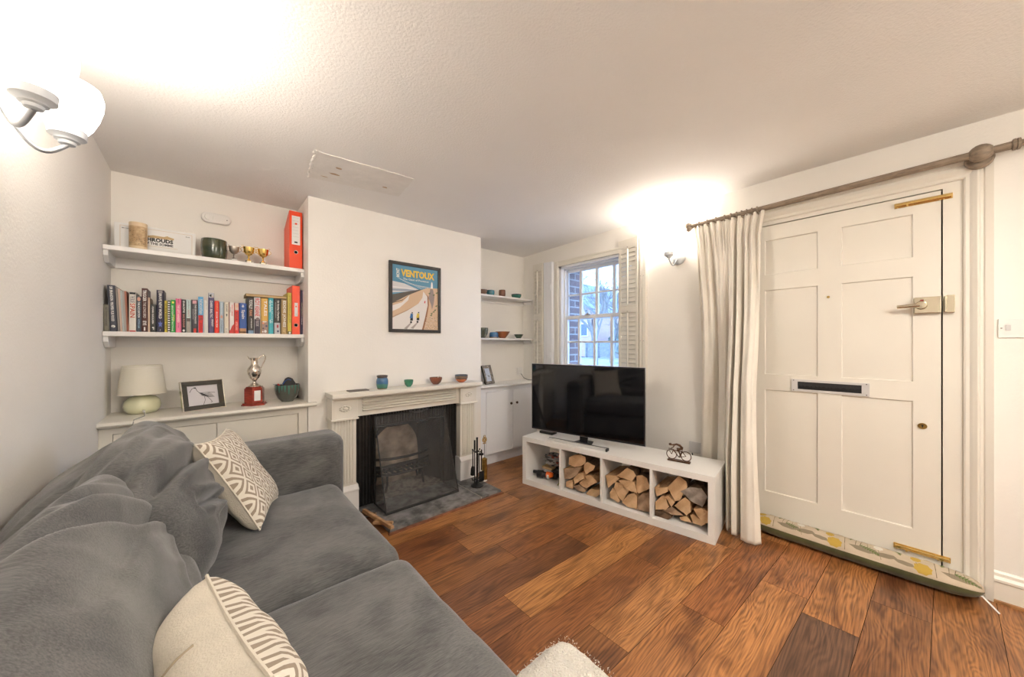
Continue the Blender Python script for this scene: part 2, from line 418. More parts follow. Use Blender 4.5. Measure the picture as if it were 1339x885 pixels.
# ------------------------------------------------------------ floor: boards laid nearly along the chimney wall
rows = [1.48-.19*k for k in range(-10, 18)]
sl = -.052
joints = {1: (1.366, 2.75), 2: (.55, 1.20, 2.30), 0: (.75, 1.775, 2.62), -1: (.35, 1.112, 2.2), -2: (.6, 1.9), -3: (.4, 1.28, 2.4), -4: (.1, 1.711, 2.68),
          -5: (.9, 2.2), -6: (.5, 2.073), -7: (1.1, 2.42), 3: (.2, 1.285, 2.5), 4: (.8, 1.9)}
cols = [(.36, .150, .046), (.41, .178, .056), (.32, .128, .040), (.45, .200, .066), (.29, .110, .036), (.38, .158, .048)]
special = {(0, 1): (.22, .085, .032), (-6, 1): (.135, .062, .032), (-1, 2): (.52, .235, .075), (-4, 1): (.43, .175, .05), (-5, 1): (.50, .215, .07),
           (-2, 1): (.33, .125, .040), (3, 1): (.25, .09, .032), (-6, 2): (.43, .18, .055), (-4, 2): (.37, .135, .04), (-7, 2): (.28, .115, .045), (-5, 2): (.38, .15, .05)}
mb = MB(); colr = []; uvs = []
for k in range(-10, 17):
    # k counts towards the camera as negative keys above
    ytop = 1.48-.19*k; key = -k
    js = joints.get(key)
    if js is None:
        o = random.uniform(-.3, .6); js = tuple(o+random.uniform(.7, 1.2)*i for i in range(4))
    xs = [XL-.05]+[j for j in sorted(js) if XL < j < XR]+[XR+.05]
    for i in range(len(xs)-1):
        a, b = xs[i]+.0008, xs[i+1]-.0008
        def yy(x, y): return y+sl*(x-1.5)
        g = .0010
        q = [(a, yy(a, ytop-.19+g), 0), (b, yy(b, ytop-.19+g), 0), (b, yy(b, ytop-g), 0), (a, yy(a, ytop-g), 0)]
        q = [(x, y, 0) for x, y, z in q]
        mb.add(q, [(0, 1, 2, 3)], 0)
        c = special.get((key, i), random.choice(cols)); f = random.uniform(.9, 1.1); c = tuple(v*f*.86 for v in c)
        ox, oy = random.uniform(0, 50), random.uniform(0, 50)
        colr += [c]*4; uvs += [(ox+p[0]-a, oy+p[1]-ytop) for p in q]
nb = len(mb.f)
mb.box(XL-.05, YF, -.03, XR+.05, 3.15, -.0015, 1)
mm('gap_dark', (.03, .014, .008), .8)
fl = mb.build('floor', ['oak_boards', 'gap_dark'])
fl.data.uv_layers.new(name='UVMap'); fl.data.color_attributes.new('board', 'FLOAT_COLOR', 'CORNER')
uvl = fl.data.uv_layers['UVMap']; ca = fl.data.color_attributes['board']
li = 0
for p in fl.data.polygons:
    for l in p.loop_indices:
        if p.index < nb: uvl.data[l].uv = uvs[li]; ca.data[l].color = (*colr[li], 1); li += 1
struct(fl)

# ------------------------------------------------------------ ceiling (sags and tilts slightly)
mb = MB()
mb.grid(lambda u, v: (XL-.1+u*(XR-XL+.2), YF-.1+v*(3.3-YF), ceil_z(XL-.1+u*(XR-XL+.2), YF-.1+v*(3.3-YF))), 24, 34)
mb.grid(lambda u, v: (XL-.1+u*(XR-XL+.2), YF-.1+v*(3.3-YF), 2.46), 1, 1)
struct(mb.build('ceiling', 'ceiling_paint', smooth=True))
# repaired rectangle in the ceiling
mb = MB()
def jag(a, b, n, amp):
    return [(a[0]+(b[0]-a[0])*i/n+random.uniform(-amp, amp), a[1]+(b[1]-a[1])*i/n+random.uniform(-amp, amp)) for i in range(n)]
P = jag((.455, 2.08), (.995, 2.045), 14, .003)+jag((.995, 2.045), (1.03, 2.35), 8, .003)+jag((1.03, 2.35), (.49, 2.43), 14, .003)+jag((.49, 2.43), (.455, 2.08), 10, .008)
n = len(P)
mb.add([(x, y, ceil_z(x, y)-.0035) for x, y in P]+[(x, y, ceil_z(x, y)+.01) for x, y in P], [tuple(range(n))]+[(i, (i+1) % n, n+(i+1) % n, n+i) for i in range(n)], 0)
for (x, y, a, b) in [(.60, 2.20, .018, .012), (.60, 2.29, .030, .012), (.90, 2.27, .016, .010), (.56, 2.36, .02, .005)]:
    mb.add([(x+a*cos(g)*random.uniform(.8, 1.2), y+b*sin(g)*random.uniform(.8, 1.2)-.0*a, ceil_z(x, y)-.0042) for g in [2*pi*i/12 for i in range(12)]], [tuple(range(12))], 1)
for i in range(26):   # torn plaster lip on the left end
    f = i/25; x, y = .455+(.49-.455)*f, 2.08+.35*f
    mb.ball((x+random.uniform(-.008, .004), y, ceil_z(x, y)-.002), random.uniform(.004, .011), 8, 0, (1, 1.4, .5))
struct(mb.build('trim_1', ['patch_paint', 'bare_plaster']), 'rectangular plaster repair patch on the ceiling')

# ------------------------------------------------------------ walls
H2 = 2.40
struct(MB().box(XL-.15, YF-.1, 0, XL, YL+.12, H2).build('wall_left', 'wall_paint'))
mb = MB().box(XL, YL, 0, CX0+.02, YL+.12, H2).box(CX1-.02, YRb, 0, XR+.25, YRb+.12, H2)
struct(mb.build('wall_back', 'wall_paint'))
# chimney breast with its firebox opening
mb = MB()
fx0, fx1, fz = .95, 1.62, .60
mb.box(CX0, YC, 0, fx0, YL+.1, H2).box(fx1, YC, 0, CX1, YL+.1, H2).box(fx0, YC, fz, fx1, YL+.1, H2).box(fx0, 3.06, 0, fx1, YL+.1, fz)
ch = struct(mb.build('wall_chimney_breast', 'wall_paint'))
mb = MB()   # firebox lining: splayed brick cheeks and sloping fireback
b0, b1 = .955, 1.615
mb.add([(b0, YC, .03), (b0+.11, 3.03, .03), (b0+.11, 3.03, .50), (b0, YC, .597)], [(0, 1, 2, 3)], 1)
mb.add([(b1, YC, .03), (b1-.11, 3.03, .03), (b1-.11, 3.03, .50), (b1, YC, .597)], [(3, 2, 1, 0)], 1)
mb.add([(b0+.11, 3.03, .03), (b1-.11, 3.03, .03), (b1-.11, 3.03, .32), (b0+.11, 3.03, .32), (b1-.16, 2.93, .56), (b0+.16, 2.93, .56)], [(0, 1, 2, 3), (3, 2, 4, 5)], 1)
arc_ = [(1.06, .031), (1.50, .031), (1.50, .20)]+[(1.275+.225*cos(pi*i/14), .27+.20*sin(pi*i/14)) for i in range(1, 14)]+[(1.06, .20)]
mb.prism([(x, z) for x, z in arc_ if z < .315]+[], 2.995, 3.028, 'y', 0)
mb.grid(lambda u, v: (1.275+(u-.5)*.43*(1-.55*v**2.2), 2.99-.055*v*v-.012*sin(pi*u), .30+.23*v), 10, 10, 0)
mb.box(b0, YC-.05, .0, b1, 3.04, .03, 2)
mb.box(b0, YC, .585, b1, 2.95, .599, 1)
mb.build('fire_back', ['fire_brick', 'soot', 'ash'], parent=ch)
# right (door) wall with door and window openings
DY0, DY1, DZ = -.205, .80, 2.074
WY0, WY1, WZ0, WZ1 = 1.56, 2.463, .93, 2.075
T = .30
mb = MB()
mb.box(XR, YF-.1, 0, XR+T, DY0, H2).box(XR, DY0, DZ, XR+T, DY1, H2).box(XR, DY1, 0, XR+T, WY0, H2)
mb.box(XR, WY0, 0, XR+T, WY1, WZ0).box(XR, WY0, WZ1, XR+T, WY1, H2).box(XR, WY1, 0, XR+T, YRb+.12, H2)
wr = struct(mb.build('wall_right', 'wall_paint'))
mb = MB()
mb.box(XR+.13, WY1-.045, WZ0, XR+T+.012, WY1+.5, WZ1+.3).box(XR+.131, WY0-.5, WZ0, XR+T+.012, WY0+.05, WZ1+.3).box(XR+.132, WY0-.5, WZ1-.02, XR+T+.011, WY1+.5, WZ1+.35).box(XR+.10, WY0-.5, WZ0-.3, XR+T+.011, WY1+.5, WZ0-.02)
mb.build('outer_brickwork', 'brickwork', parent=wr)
struct(MB().box(XL-.1, YF-.1, 0, XR+.1, YF, H2).build('wall_front', 'wall_paint'))

# ------------------------------------------------------------ skirting boards
def skirt(mb, p0, p1, h, out, mi=0):
    """moulded skirting between two floor points; out = unit normal into the room"""
    p0, p1 = Vector((*p0, 0)), Vector((*p1, 0)); o = Vector((*out, 0))
    prof = [(0, 0), (.018, 0), (.018, h-.05), (.024, h-.045), (.024, h-.034), (.014, h-.022), (.012, h-.008), (.006, h), (0, h)]
    n = len(prof); vs = [tuple(p0+o*a+Vector((0, 0, z))) for a, z in prof]+[tuple(p1+o*a+Vector((0, 0, z))) for a, z in prof]
    mb.add(vs, [(i, (i+1) % n, n+(i+1) % n, n+i) for i in range(n)]+[tuple(range(n))[::-1], tuple(range(n, 2*n))], mi)
    return mb
mb = MB(); skirt(mb, (XR, YF), (XR, -.292), .146, (-1, 0)); skirt(mb, (XR, .89), (XR, 3.0), .146, (-1, 0))
mb.box(XR-.032, YF, 0, XR-.018, -.292, .012, 1)
mm('oak_bead', (.40, .20, .08), .5, noise_scale=20, noise_amt=.3)
struct(mb.build('baseboard_right', ['white_gloss', 'oak_bead']))
mb = MB(); skirt(mb, (1.895, YC), (CX1+.022, YC), .175, (0, -1)); skirt(mb, (CX1, YC-.0), (CX1, 2.80), .175, (1, 0))
skirt(mb, (CX0-.02, YC), (.64, YC), .175, (0, -1))
struct(mb.build('baseboard_back', 'white_trim'))
mb = MB(); skirt(mb, (XL, YF), (XL, 2.745), .146, (1, 0)); struct(mb.build('baseboard_left', 'white_gloss'))
mb = MB(); skirt(mb, (XL, YF), (XR, YF), .146, (0, 1)); struct(mb.build('baseboard_front', 'white_gloss'))

# ------------------------------------------------------------ window
w1 = bpy.data.objects.new('window_1', None); C.objects.link(w1); WM[w1] = Matrix.Translation((XR, 2.0, WZ0)); w1.matrix_world = WM[w1]
struct(w1, 'white sixteen pane sash window')
mb = MB()
xf0, xf1 = XR+.005, XR+.155
mb.box(xf0, WY1-.03, WZ0, xf1, WY1, WZ1).box(xf0, WY0, WZ0, xf1, WY0+.03, WZ1).box(xf0, WY0, WZ1-.025, xf1, WY1, WZ1).box(xf0, WY0, WZ0, xf1, WY1, WZ0+.03)
mb.box(XR+.05, WY1-.045, WZ0, XR+.062, WY1-.03, WZ1).box(XR+.05, WY0+.03, WZ0, XR+.062, WY0+.045, WZ1).box(XR+.05, WY0, WZ1-.04, XR+.062, WY1, WZ1-.025)
mb.build('window_frame', 'cool_trim', parent=w1, bevel=.0015)
def sash(x0, x1, z0, z1, ys, zm, st_, rb, rt, nm):
    """ys: glass column limits; st_: stile; rb/rt: bottom and top rail heights"""
    mb = MB()
    Y0, Y1 = WY0+.032, WY1-.032
    mb.box(x0, ys[-1][1], z0, x1, Y1, z1) if False else None
    mb.box(x0, ys[0][1], z0, x1, Y1, z1); mb.box(x0, Y0, z0, x1, ys[-1][0], z1)
    mb.box(x0+.001, Y0, z0, x1-.001, Y1, z0+rb); mb.box(x0+.001, Y0, z1-rt, x1-.001, Y1, z1)
    for i in range(len(ys)-1): mb.box(x0+.004, ys[i+1][1], z0, x1-.004, ys[i][0], z1)
    mb.box(x0+.005, Y0, zm-.009, x1-.005, Y1, zm+.009)
    o = mb.build(nm, 'cool_trim', parent=w1, bevel=.002)
    g = MB().box((x0+x1)/2-.002, Y0+.01, z0+.01, (x0+x1)/2+.002, Y1-.01, z1-.01)
    g.build('glass', 'window_glass', parent=o)
    return o
up = [(2.274, 2.433-.012), (2.076, 2.245), (1.876, 2.045), (1.675, 1.845)]
lo = [(2.262, 2.400), (2.070, 2.240), (1.875, 2.045), (1.68, 1.847)]
us = sash(XR+.105, XR+.140, 1.50, 2.045, up, 1.766, .04, .045, .035, 'upper_sash')
ls = sash(XR+.062, XR+.098, WZ0+.03, 1.537, lo, 1.264, .04, .07, .033, 'lower_sash')
MB().box(XR+.045, 2.115, 1.537, XR+.075, 2.155, 1.549).lathe([(.008, 1.549), (.009, 1.556), (.004, 1.562), (0, 1.563)], (XR+.06, 2.135, 0), 12).build('sash_catch', 'pewter', parent=ls)
# architrave round the window and its sill board
mb = MB()
for (y0, y1, z0, z1) in ((WY1, WY1+.055, .885, WZ1+.055), (WY0-.055, WY0, .885, WZ1+.055)):
    mb.box(XR-.016, y0, z0, XR+.005, y1, z1).box(XR-.022, y0+.008 if y0 > 2 else y0+.035, z0, XR-.016, y0+.02 if y0 > 2 else y0+.047, z1)
mb.box(XR-.016, WY0, WZ1, XR+.005, WY1, WZ1+.055).box(XR-.022, WY0, WZ1+.035, XR-.016, WY1, WZ1+.047)
mb.build('window_architrave', 'cream_trim', parent=w1, bevel=.001)
MB().box(XR-.05, WY0-.09, .855, XR+.06, WY1+.09, .885).build('window_sill', 'cream_trim', parent=w1, bevel=.003)

# ------------------------------------------------------------ louvred shutters
def shutter(root, yA, yB, z0, z1, xa, xb, off=0):
    """one louvred leaf standing between (xa,yA) and (xb,yB)"""
    a = Vector((xa, yA, 0)); b = Vector((xb, yB, 0)); L = (b-a).length; d = (b-a).normalized(); nrm = Vector((-d.y, d.x, 0))
    if nrm.x > 0: nrm = -nrm
    X = Matrix(((d.x, nrm.x, 0, a.x), (d.y, nrm.y, 0, a.y), (0, 0, 1, 0), (0, 0, 0, 1)))
    mb = MB(X); st_ = .026; th = .024
    mb.box(0, 0, z0, st_, th, z1).box(L-st_, 0, z0, L, th, z1)
    zm = (z0+z1)/2+.01
    mb.box(st_, .001, z1-.085, L-st_, th-.001, z1).box(st_, .001, z0, L-st_, th-.001, z0+.09).box(st_, .001, zm-.028, L-st_, th-.001, zm+.028)
    fr = mb.build('shutter_frame', 'cream_trim', parent=root, bevel=.0015)
    for (lo_, hi) in ((zm+.028, z1-.085), (z0+.09, zm-.028)):
        n = 13; st = (hi-lo_)/n; k = MB(X)
        for i in range(n):
            zc = lo_+(i+.5)*st
            k.prism([(.003, zc+.017), (.008, zc+.021), (th-.001, zc-.017), (th-.006, zc-.021)], st_-.003, L-st_+.003, 'x')
        k.build('louvres', 'cream_trim', parent=root)
        MB(X).box(L/2-.006, th, lo_+.02, L/2+.006, th+.012, hi-.005).build('tilt_rod', 'cream_trim', parent=root, bevel=.002)
        MB().build
        kb = MB(); c = X @ Vector((L/2, th, hi+.012)); kb.tube([c+nrm*.0, c+nrm*.010], .003, 8); kb.build('catch_pin', 'pewter', parent=root)
sh = thing('louvred_shutter', 'cream louvred shutter folded flat on the wall left of the window', 'shutter', (2.85, 2.70, .9), group='louvred shutters of the sash window')
shutter(sh, 2.655, 2.812, .90, 2.145, XR-.030, XR-.022)
mb = MB().box(XR-.045, 2.590, .90, XR-.001, 2.648, 2.14).box(XR-.050, 2.522, .90, XR-.001, 2.584, 2.135)
mb.build('hinge_post', 'cool_trim', parent=sh, bevel=.002)
for z in (1.12, 1.86): MB().box(XR-.056, 2.535, z-.03, XR-.0495, 2.575, z+.03).tube([(XR-.054, 2.586, z-.03), (XR-.054, 2.586, z+.03)], .005, 8).build('hinge', 'cool_trim', parent=sh)
sh = thing('louvred_shutter', 'cream louvred shutter over the right edge of the window, beside the wall light', 'shutter', (2.87, 1.62, .9), group='louvred shutters of the sash window')
shutter(sh, 1.735, 1.525, .90, 2.182, XR+.012, XR-.026)
mb = MB().box(XR-.045, 1.494, .885, XR-.0, 1.517, 2.182).box(XR-.040, 1.462, .885, XR-.0, 1.490, 2.178)
mb.build('hinge_post', 'cream_trim', parent=sh, bevel=.002)
for z in (1.83, 1.27):
    for y in (1.479, 1.505): MB().tube([(XR-.0475, y, z), (XR-.040, y, z)], .0032, 8).build('screw', 'pewter', parent=sh)

# ------------------------------------------------------------ front door
d1 = bpy.data.objects.new('door_1', None); C.objects.link(d1); WM[d1] = Matrix.Translation((XR, .3, 0)); d1.matrix_world = WM[d1]
struct(d1, 'cream painted six panel front door')
gy, gz = -.137, 2.045
def paneled(mb, x, y0, y1, z0, z1, panels, dep=.009, mi=0, back=.045):
    """flat face at x (facing -X) with sunk panels: build the surrounding strips as boxes"""
    ys = sorted({y0, y1, *[p[0] for p in panels], *[p[1] for p in panels]}); zs = sorted({z0, z1, *[p[2] for p in panels], *[p[3] for p in panels]})
    nY, nZ = len(ys)-1, len(zs)-1
    ins = lambda a, b: any(p[0] <= a and b[0] <= p[1] if False else (p[0] <= a[0] and a[1] <= p[1] and p[2] <= b[0] and b[1] <= p[3]) for p in panels)
    vs = []; fs = []
    V = {}
    def vid(y, z, s):
        k = (round(y, 5), round(z, 5), s)
        if k not in V: V[k] = len(vs); vs.append((x+(dep if s else 0), y, z))
        return V[k]
    for i in range(nY):
        for j in range(nZ):
            if not ins((ys[i], ys[i+1]), (zs[j], zs[j+1])):
                fs.append((vid(ys[i], zs[j], 0), vid(ys[i], zs[j+1], 0), vid(ys[i+1], zs[j+1], 0), vid(ys[i+1], zs[j], 0)))
    for p in panels:
        e = .004
        o = [(p[0], p[2]), (p[0], p[3]), (p[1], p[3]), (p[1], p[2])]; q = [(p[0]+e, p[2]+e), (p[0]+e, p[3]-e), (p[1]-e, p[3]-e), (p[1]-e, p[2]+e)]
        oi = [vid(a, b, 0) for a, b in o]; qi = [vid(a, b, 1) for a, b in q]
        for i in range(4): fs.append((oi[i], oi[(i+1) % 4], qi[(i+1) % 4], qi[i]))
        fs.append(tuple(qi))
    mb.add(vs, fs, mi)
    # sides and back
    mb.add([(x, y0, z0), (x, y1, z0), (x, y1, z1), (x, y0, z1), (x+back, y0, z0), (x+back, y1, z0), (x+back, y1, z1), (x+back, y0, z1)],
           [(0, 1, 5, 4), (1, 2, 6, 5), (2, 3, 7, 6), (3, 0, 4, 7), (4, 5, 6, 7)], mi)
pans = []
for (a, b) in ((-.038, .245), (.353, .627)):
    pans += [(a, b, 1.712, 1.945), (a, b, 1.037, 1.607), (a, b, .240, .932)]
mb = MB(); paneled(mb, XR+.002, gy+.003, .725, .045, gz-.003, pans)
leaf = mb.build('door_leaf', 'white_gloss', parent=d1)
# frame: fixed strip round the leaf
mb = MB().box(XR+.002, DY0, 0, XR+.06, gy-.003, DZ).box(XR+.002, gy-.003, gz+.003, XR+.06, DY1, DZ).box(XR+.002, .729, 0, XR+.06, DY1, gz+.003)
mb.box(XR+.048, gy-.003, .0, XR+.06, .73, gz+.003, 1).box(XR+.0, gy-.003, 0, XR+.06, .729, .042, 0)
mm('door_gap', (.10, .045, .025), .8)
mb.build('door_frame', ['white_gloss', 'door_gap'], parent=d1)
# architrave
def arch(mb, y0, y1, z0, z1):
    pass
prof = [(0, 0), (.010, 0), (.014, .006), (.014, .018), (.020, .026), (.028, .040), (.028, .046), (.018, .050), (.018, .060), (.024, .064), (.030, .088), (.0, .088)]
mb = MB()
n = len(prof); ring = []
for (sy, sz, py, pz) in ((-1, 0, DY0, 0), (-1, 1, DY0, DZ), (1, 1, DY1, DZ), (1, 0, DY1, 0)):
    ring.append([(XR-a, py+sy*b, pz+sz*b) for a, b in prof])
vs = [p for r_ in ring for p in r_]
fs = []
for i in range(3):
    for k in range(n): fs.append((i*n+k, i*n+(k+1) % n, (i+1)*n+(k+1) % n, (i+1)*n+k))
mb.add(vs, fs); mb.build('door_architrave', 'white_gloss', parent=d1)
# letter plate
mb = MB().box(XR-.006, .126, .938, XR+.002, .482, .952).box(XR-.006, .126, 1.000, XR+.002, .482, 1.014).box(XR-.006, .126, .952, XR+.002, .158, 1.0).box(XR-.006, .450, .952, XR+.002, .482, 1.0)
mb.box(XR-.001, .15, .95, XR+.002, .46, 1.002, 1)
for i in range(70): mb.box(XR-.004, .16+i*.0042, .974+random.uniform(-.006, .004), XR-.0025, .1625+i*.0042, 1.0, 2)
for y in (.138, .470):
    for z in (.945, 1.007): mb.lathe([(.003, 0), (0, .001)], (XR-.0065, y, z), 8, 1, 'x')
mb.build('letter_plate', ['grey_plastic', 'black_plastic', 'dark_fabric'], parent=leaf, label='white letter plate with black brush')
# spy hole, keyhole
MB().lathe([(.007, -.004), (.0075, 0), (.0045, .0), (0, -.001)], (XR, .303, 1.53), 14, 0, 'x').build('spy_hole', 'old_brass', parent=leaf)
ko = MB().prism([(-.071+.017*cos(2*pi*i/20), .803+.021*sin(2*pi*i/20)*.75) for i in range(20)], XR-.003, XR+.002, 'x').build('key_escutcheon', 'old_brass', parent=leaf)
MB().prism([(-.071+.004*cos(2*pi*i/10), .806+.004*sin(2*pi*i/10)) for i in range(10)], XR-.0038, XR-.003, 'x').box(XR-.0038, -.073, .795, XR-.003, -.069, .806).build('keyhole', 'black_ink', parent=ko)
# brass bolts
def bolt(z, y0, y1):
    mb = MB().box(XR-.004, y0, z-.014, XR+.0018, y1, z+.014)
    mb.prism([(XR-.004, z-.009), (XR-.010, z-.011), (XR-.017, z-.005), (XR-.017, z+.005), (XR-.010, z+.011), (XR-.004, z+.009)], y0+.004, y1-.004, 'y')
    for y in (y0+.03, y0+.042, y1-.05, y1-.012): mb.ball((XR-.008, y, z-.012), .0035, 8)
    mb.box(XR-.0165, (y0+y1)/2+.05, z-.016, XR-.004, (y0+y1)/2+.056, z-.004)
    return mb.build('door_bolt', 'brass', parent=leaf, bevel=.001)
bolt(2.004, -.172, .030); bolt(.127, -.165, .033)
# rim latch
mb = MB().box(XR-.026, -.134, 1.403, XR+.0015, -.041, 1.489)
lk = mb.build('rim_latch', 'pale_brass', parent=leaf, bevel=.003)
MB().box(XR-.022, -.178, 1.402, XR+.0015, -.150, 1.492).box(XR-.026, -.150, 1.405, XR-.004, -.143, 1.488).build('strike_box', 'pale_brass', parent=lk, bevel=.002)
mb = MB().lathe([(0, -.052), (.018, -.050), (.022, -.040), (.022, -.026), (.020, -.024)], (XR, -.066, 1.446), 20, 0, 'x')
mb.tube([(XR-.044, -.060, 1.446), (XR-.046, .02, 1.442)], [.011, .0095], 12)
mb.build('latch_handle', 'pale_brass', parent=lk, smooth=True)
MB().box(XR-.053, -.074, 1.466, XR-.048, -.062, 1.474).build('snib', mm('snib_red', (.30, .03, .02), .4), parent=lk)
# telephone / switch plate
sp = thing('switch_plate', 'white double wall plate beside the front door frame at the right edge', 'switch plate', (XR, -.38, 1.316))
MB().box(XR-.008, -.453, 1.271, XR-.0005, -.307, 1.362).build('plate', 'white_plastic', parent=sp, bevel=.002)
for y in (-.316, -.444): MB().lathe([(.0035, -.0095), (0, -.0098)], (XR, y, 1.317), 8, 0, 'x').build('screw', 'pewter', parent=sp)
MB().box(XR-.011, -.342, 1.306, XR-.008, -.328, 1.332).build('port', 'grey_plastic', parent=sp)
# ------------------------------------------------------------ left alcove: cupboard, counter, shelves
cb = thing('alcove_cupboard', 'cream built-in cupboard below the counter in the left alcove, behind the sofa', 'cupboard', (.07, 2.9, 0))
mb = MB().box(XL+.001, 2.775, .10, CX0-.001, YL-.005, .80).box(XL+.001, 2.80, 0, CX0-.001, YL-.005, .10)
mb.box(XL+.001, 2.757, .09, XL+.05, 2.775, .806).box(CX0-.055, 2.757, .09, CX0-.001, 2.775, .806).box(XL+.05, 2.757, .768, CX0-.055, 2.775, .806).box(XL+.05, 2.757, .09, CX0-.055, 2.775, .13)
mb.build('carcass', 'cream_trim', parent=cb)
for (a, b) in ((XL+.053, .065), (.069, .490)):
    dd = MB().box(a, 2.755, .134, b, 2.774, .764).build('door', 'cream_trim', parent=cb, bevel=.0015)
ct = MB(); zt = .836
ct.box(XL+.001, 2.735, .808, CX0-.001, YL-.001, zt)
ct.prism([(2.715, .812), (2.710, .820), (2.713, .832), (2.72, zt), (2.739, zt), (2.739, .808), (2.72, .808)], XL+.001, .598, 'x')
tag(ct.build('alcove_counter', 'cream_trim', origin=(0, 2.9, .80), smooth=True, angle=30), 'cream counter board across the left alcove, carrying the lamp, crane picture and trophy jug', 'counter')
def wall_shelf(label, zt, x0, x1, y0, yb, zb, cleat=True, mat_='white_trim', th=.026):
    t = thing('wall_shelf', label, 'shelf', ((x0+x1)/2, (y0+yb)/2, zb))
    MB().box(x0, y0, zt-th, x1, yb, zt).build('board', mat_, parent=t, bevel=.003)
    if cleat:
        MB().box(x0+.02, yb-.02, zt-th-.062, x1-.02, yb, zt-th).build('back_cleat', mat_, parent=t, bevel=.001)
        for (a, b) in ((x0+.001, x0+.02), (x1-.02, x1-.001)):
            MB().prism([(y0+.012, zt-th), (yb, zt-th), (yb, zt-th-.062), (y0+.055, zt-th-.062), (y0+.012, zt-th-.03)], a, b, 'x').build('side_cleat', mat_, parent=t, bevel=.001)
    return t
ZT, ZB = 1.778, 1.310
wall_shelf('upper white shelf in the left alcove, carrying the pot, small trophies and red box file', ZT, XL+.001, CX0-.001, 2.85, YL-.001, ZT-.1)
wall_shelf('lower white shelf in the left alcove, filled with the row of books', ZB, XL+.001, CX0-.001, 2.85, YL-.001, ZB-.1)

# ------------------------------------------------------------ books
def bmat(c, rough=.42): 
    return mm('cover_%d_%d_%d' % tuple(int(v*255) for v in c), c, rough)
def spine_text(mb, txt, xc, y, z0, z1, w, mi, frac=1.0, xo=0):
    text_mesh(mb, txt, (xc+xo, y, (z0+z1)/2), (0, 0, -1), (1, 0, 0), (z1-z0), w, mi, bold=.02)
GB = 'books on the lower alcove shelf'
def book(x0, x1, h, col, label, title=None, tcol=(.85, .83, .78), band=None, lean=0, depth=.16, y0=2.878, extra=None, name='book', tz=(.12, .92), tw=.55, lab_title=None):
    xc = (x0+x1)/2; w = max(.008, (x1-x0)-.0012); z0 = ZB+.0004
    t = thing(name, label, 'book', (xc, y0+depth/2, z0), 0, GB)
    def shear(p):
        return (p[0]-lean*(h-(p[2]-z0))/h*0+lean*((p[2]-z0)/h-0), p[1], p[2])
    def fin(mb): mb.v = [shear(p) for p in mb.v]; return mb
    a, b = xc-w/2, xc+w/2; c = .0016
    mb = MB().box(a, y0+.001, z0, a+c, y0+depth, z0+h).box(b-c, y0+.001, z0, b, y0+depth, z0+h)
    mb.prism([(a, y0+.003), (a+w*.2, y0), (b-w*.2, y0), (b, y0+.003), (b, y0+.006), (a, y0+.006)], z0, z0+h, 'z')
    cov = fin(mb).build('cover', bmat(col), parent=t)
    fin(MB().box(a+c+.0002, y0+.0065, z0+.003, b-c-.0002, y0+depth-.005, z0+h-.003)).build('page_block', 'paper', parent=t)
    if band:
        for (zb0, zb1, bc) in band:
            fin(MB().prism([(a-.0002, y0+.0027), (a+w*.2, y0-.0004), (b-w*.2, y0-.0004), (b+.0002, y0+.0027), (b-.001, y0+.0035), (a+.001, y0+.0035)], z0+h*zb0, z0+h*zb1, 'z')).build('band', bmat(bc), parent=t)
    if title:
        mb = MB()
        ts = title if isinstance(title, list) else [(title, tz[0], tz[1], tw, 0, tcol)]
        ml = []
        for i, (s, q0, q1, ww, xo, tc) in enumerate(ts):
            key = bmat(tc, .5)
            if key not in ml: ml.append(key)
            spine_text(mb, s, xc, y0-.0008, z0+h*q0, z0+h*q1, w*ww, ml.index(key), xo=xo*w)
        fin(mb).build('title', ml, parent=t)
    if extra: 
        mb = extra(a, b, y0, z0, h, w); ml2 = mb.mats; fin(mb).build('emblem', ml2, parent=t)
    return t
W_ = (.83, .81, .77); K_ = (.02, .02, .022); RD = (.62, .03, .03); YL_ = (.75, .55, .08); GY = (.35, .35, .35)
def em(shapes):
    """small flat emblem polygons on a spine: shapes in unit spine coords (u across 0..1, v up 0..1)"""
    def f(a, b, y0, z0, h, w):
        mb = MB(); mb.mats = []
        for c, poly in shapes:
            k = bmat(c)
            if k not in mb.mats: mb.mats.append(k)
            flat(mb, [(u*w, v*h) for u, v in poly], (a, y0-.0010, z0), (1, 0, 0), (0, 0, 1), mb.mats.index(k), .0001)
        return mb
    return f
def disc(u, v, ru, rv, n=12): return [(u+ru*cos(2*pi*i/n), v+rv*sin(2*pi*i/n)) for i in range(n)]
book(-.399, -.377, .146, (.19, .18, .14), 'small olive grey book, leftmost on the book shelf', 'NO THOROUGHFARE', (.08, .08, .07), tz=(.2, .9), tw=.35)
book(-.376, -.347, .253, (.075, .08, .10), 'tall dark slate book with white lettering, leaning, second from the left on the book shelf', 'SIR BRANDON  PROPER PUB FOOD', W_, lean=-.010, tz=(.22, .97), tw=.38, depth=.19, extra=em([(W_, disc(.5, .11, .28, .030)), ((.07, .075, .095), disc(.45, .10, .12, .018))]))
for (a, b, h, c, l) in ((-.346, -.337, .243, (.30, .27, .24), 'grey-backed magazine leaning right of the tall slate book, first of five'), (-.336, -.329, .236, (.60, .45, .36), 'peach-backed magazine, second of the five leaning magazines'),
                        (-.3285, -.3215, .228, (.45, .50, .50), 'pale blue magazine, third of the five leaning magazines'), (-.321, -.3125, .222, (.38, .36, .33), 'mid grey magazine, fourth of the five leaning magazines'), (-.312, -.306, .226, (.36, .13, .08), 'rust red thin magazine, last of the five leaning magazines')):
    book(a, b, h, c, l, lean=-.010, depth=.20, name='magazine')
book(-.305, -.283+.006, .221, (.78, .74, .66), 'cream book titled SPAIN in red letters', [('SPAIN', .36, .72, .72, .0, (.55, .10, .06)), ('THE BLUE', .74, .92, .62, 0, (.16, .14, .18))], band=[(.0, .03, RD), (.95, 1.0, K_)])
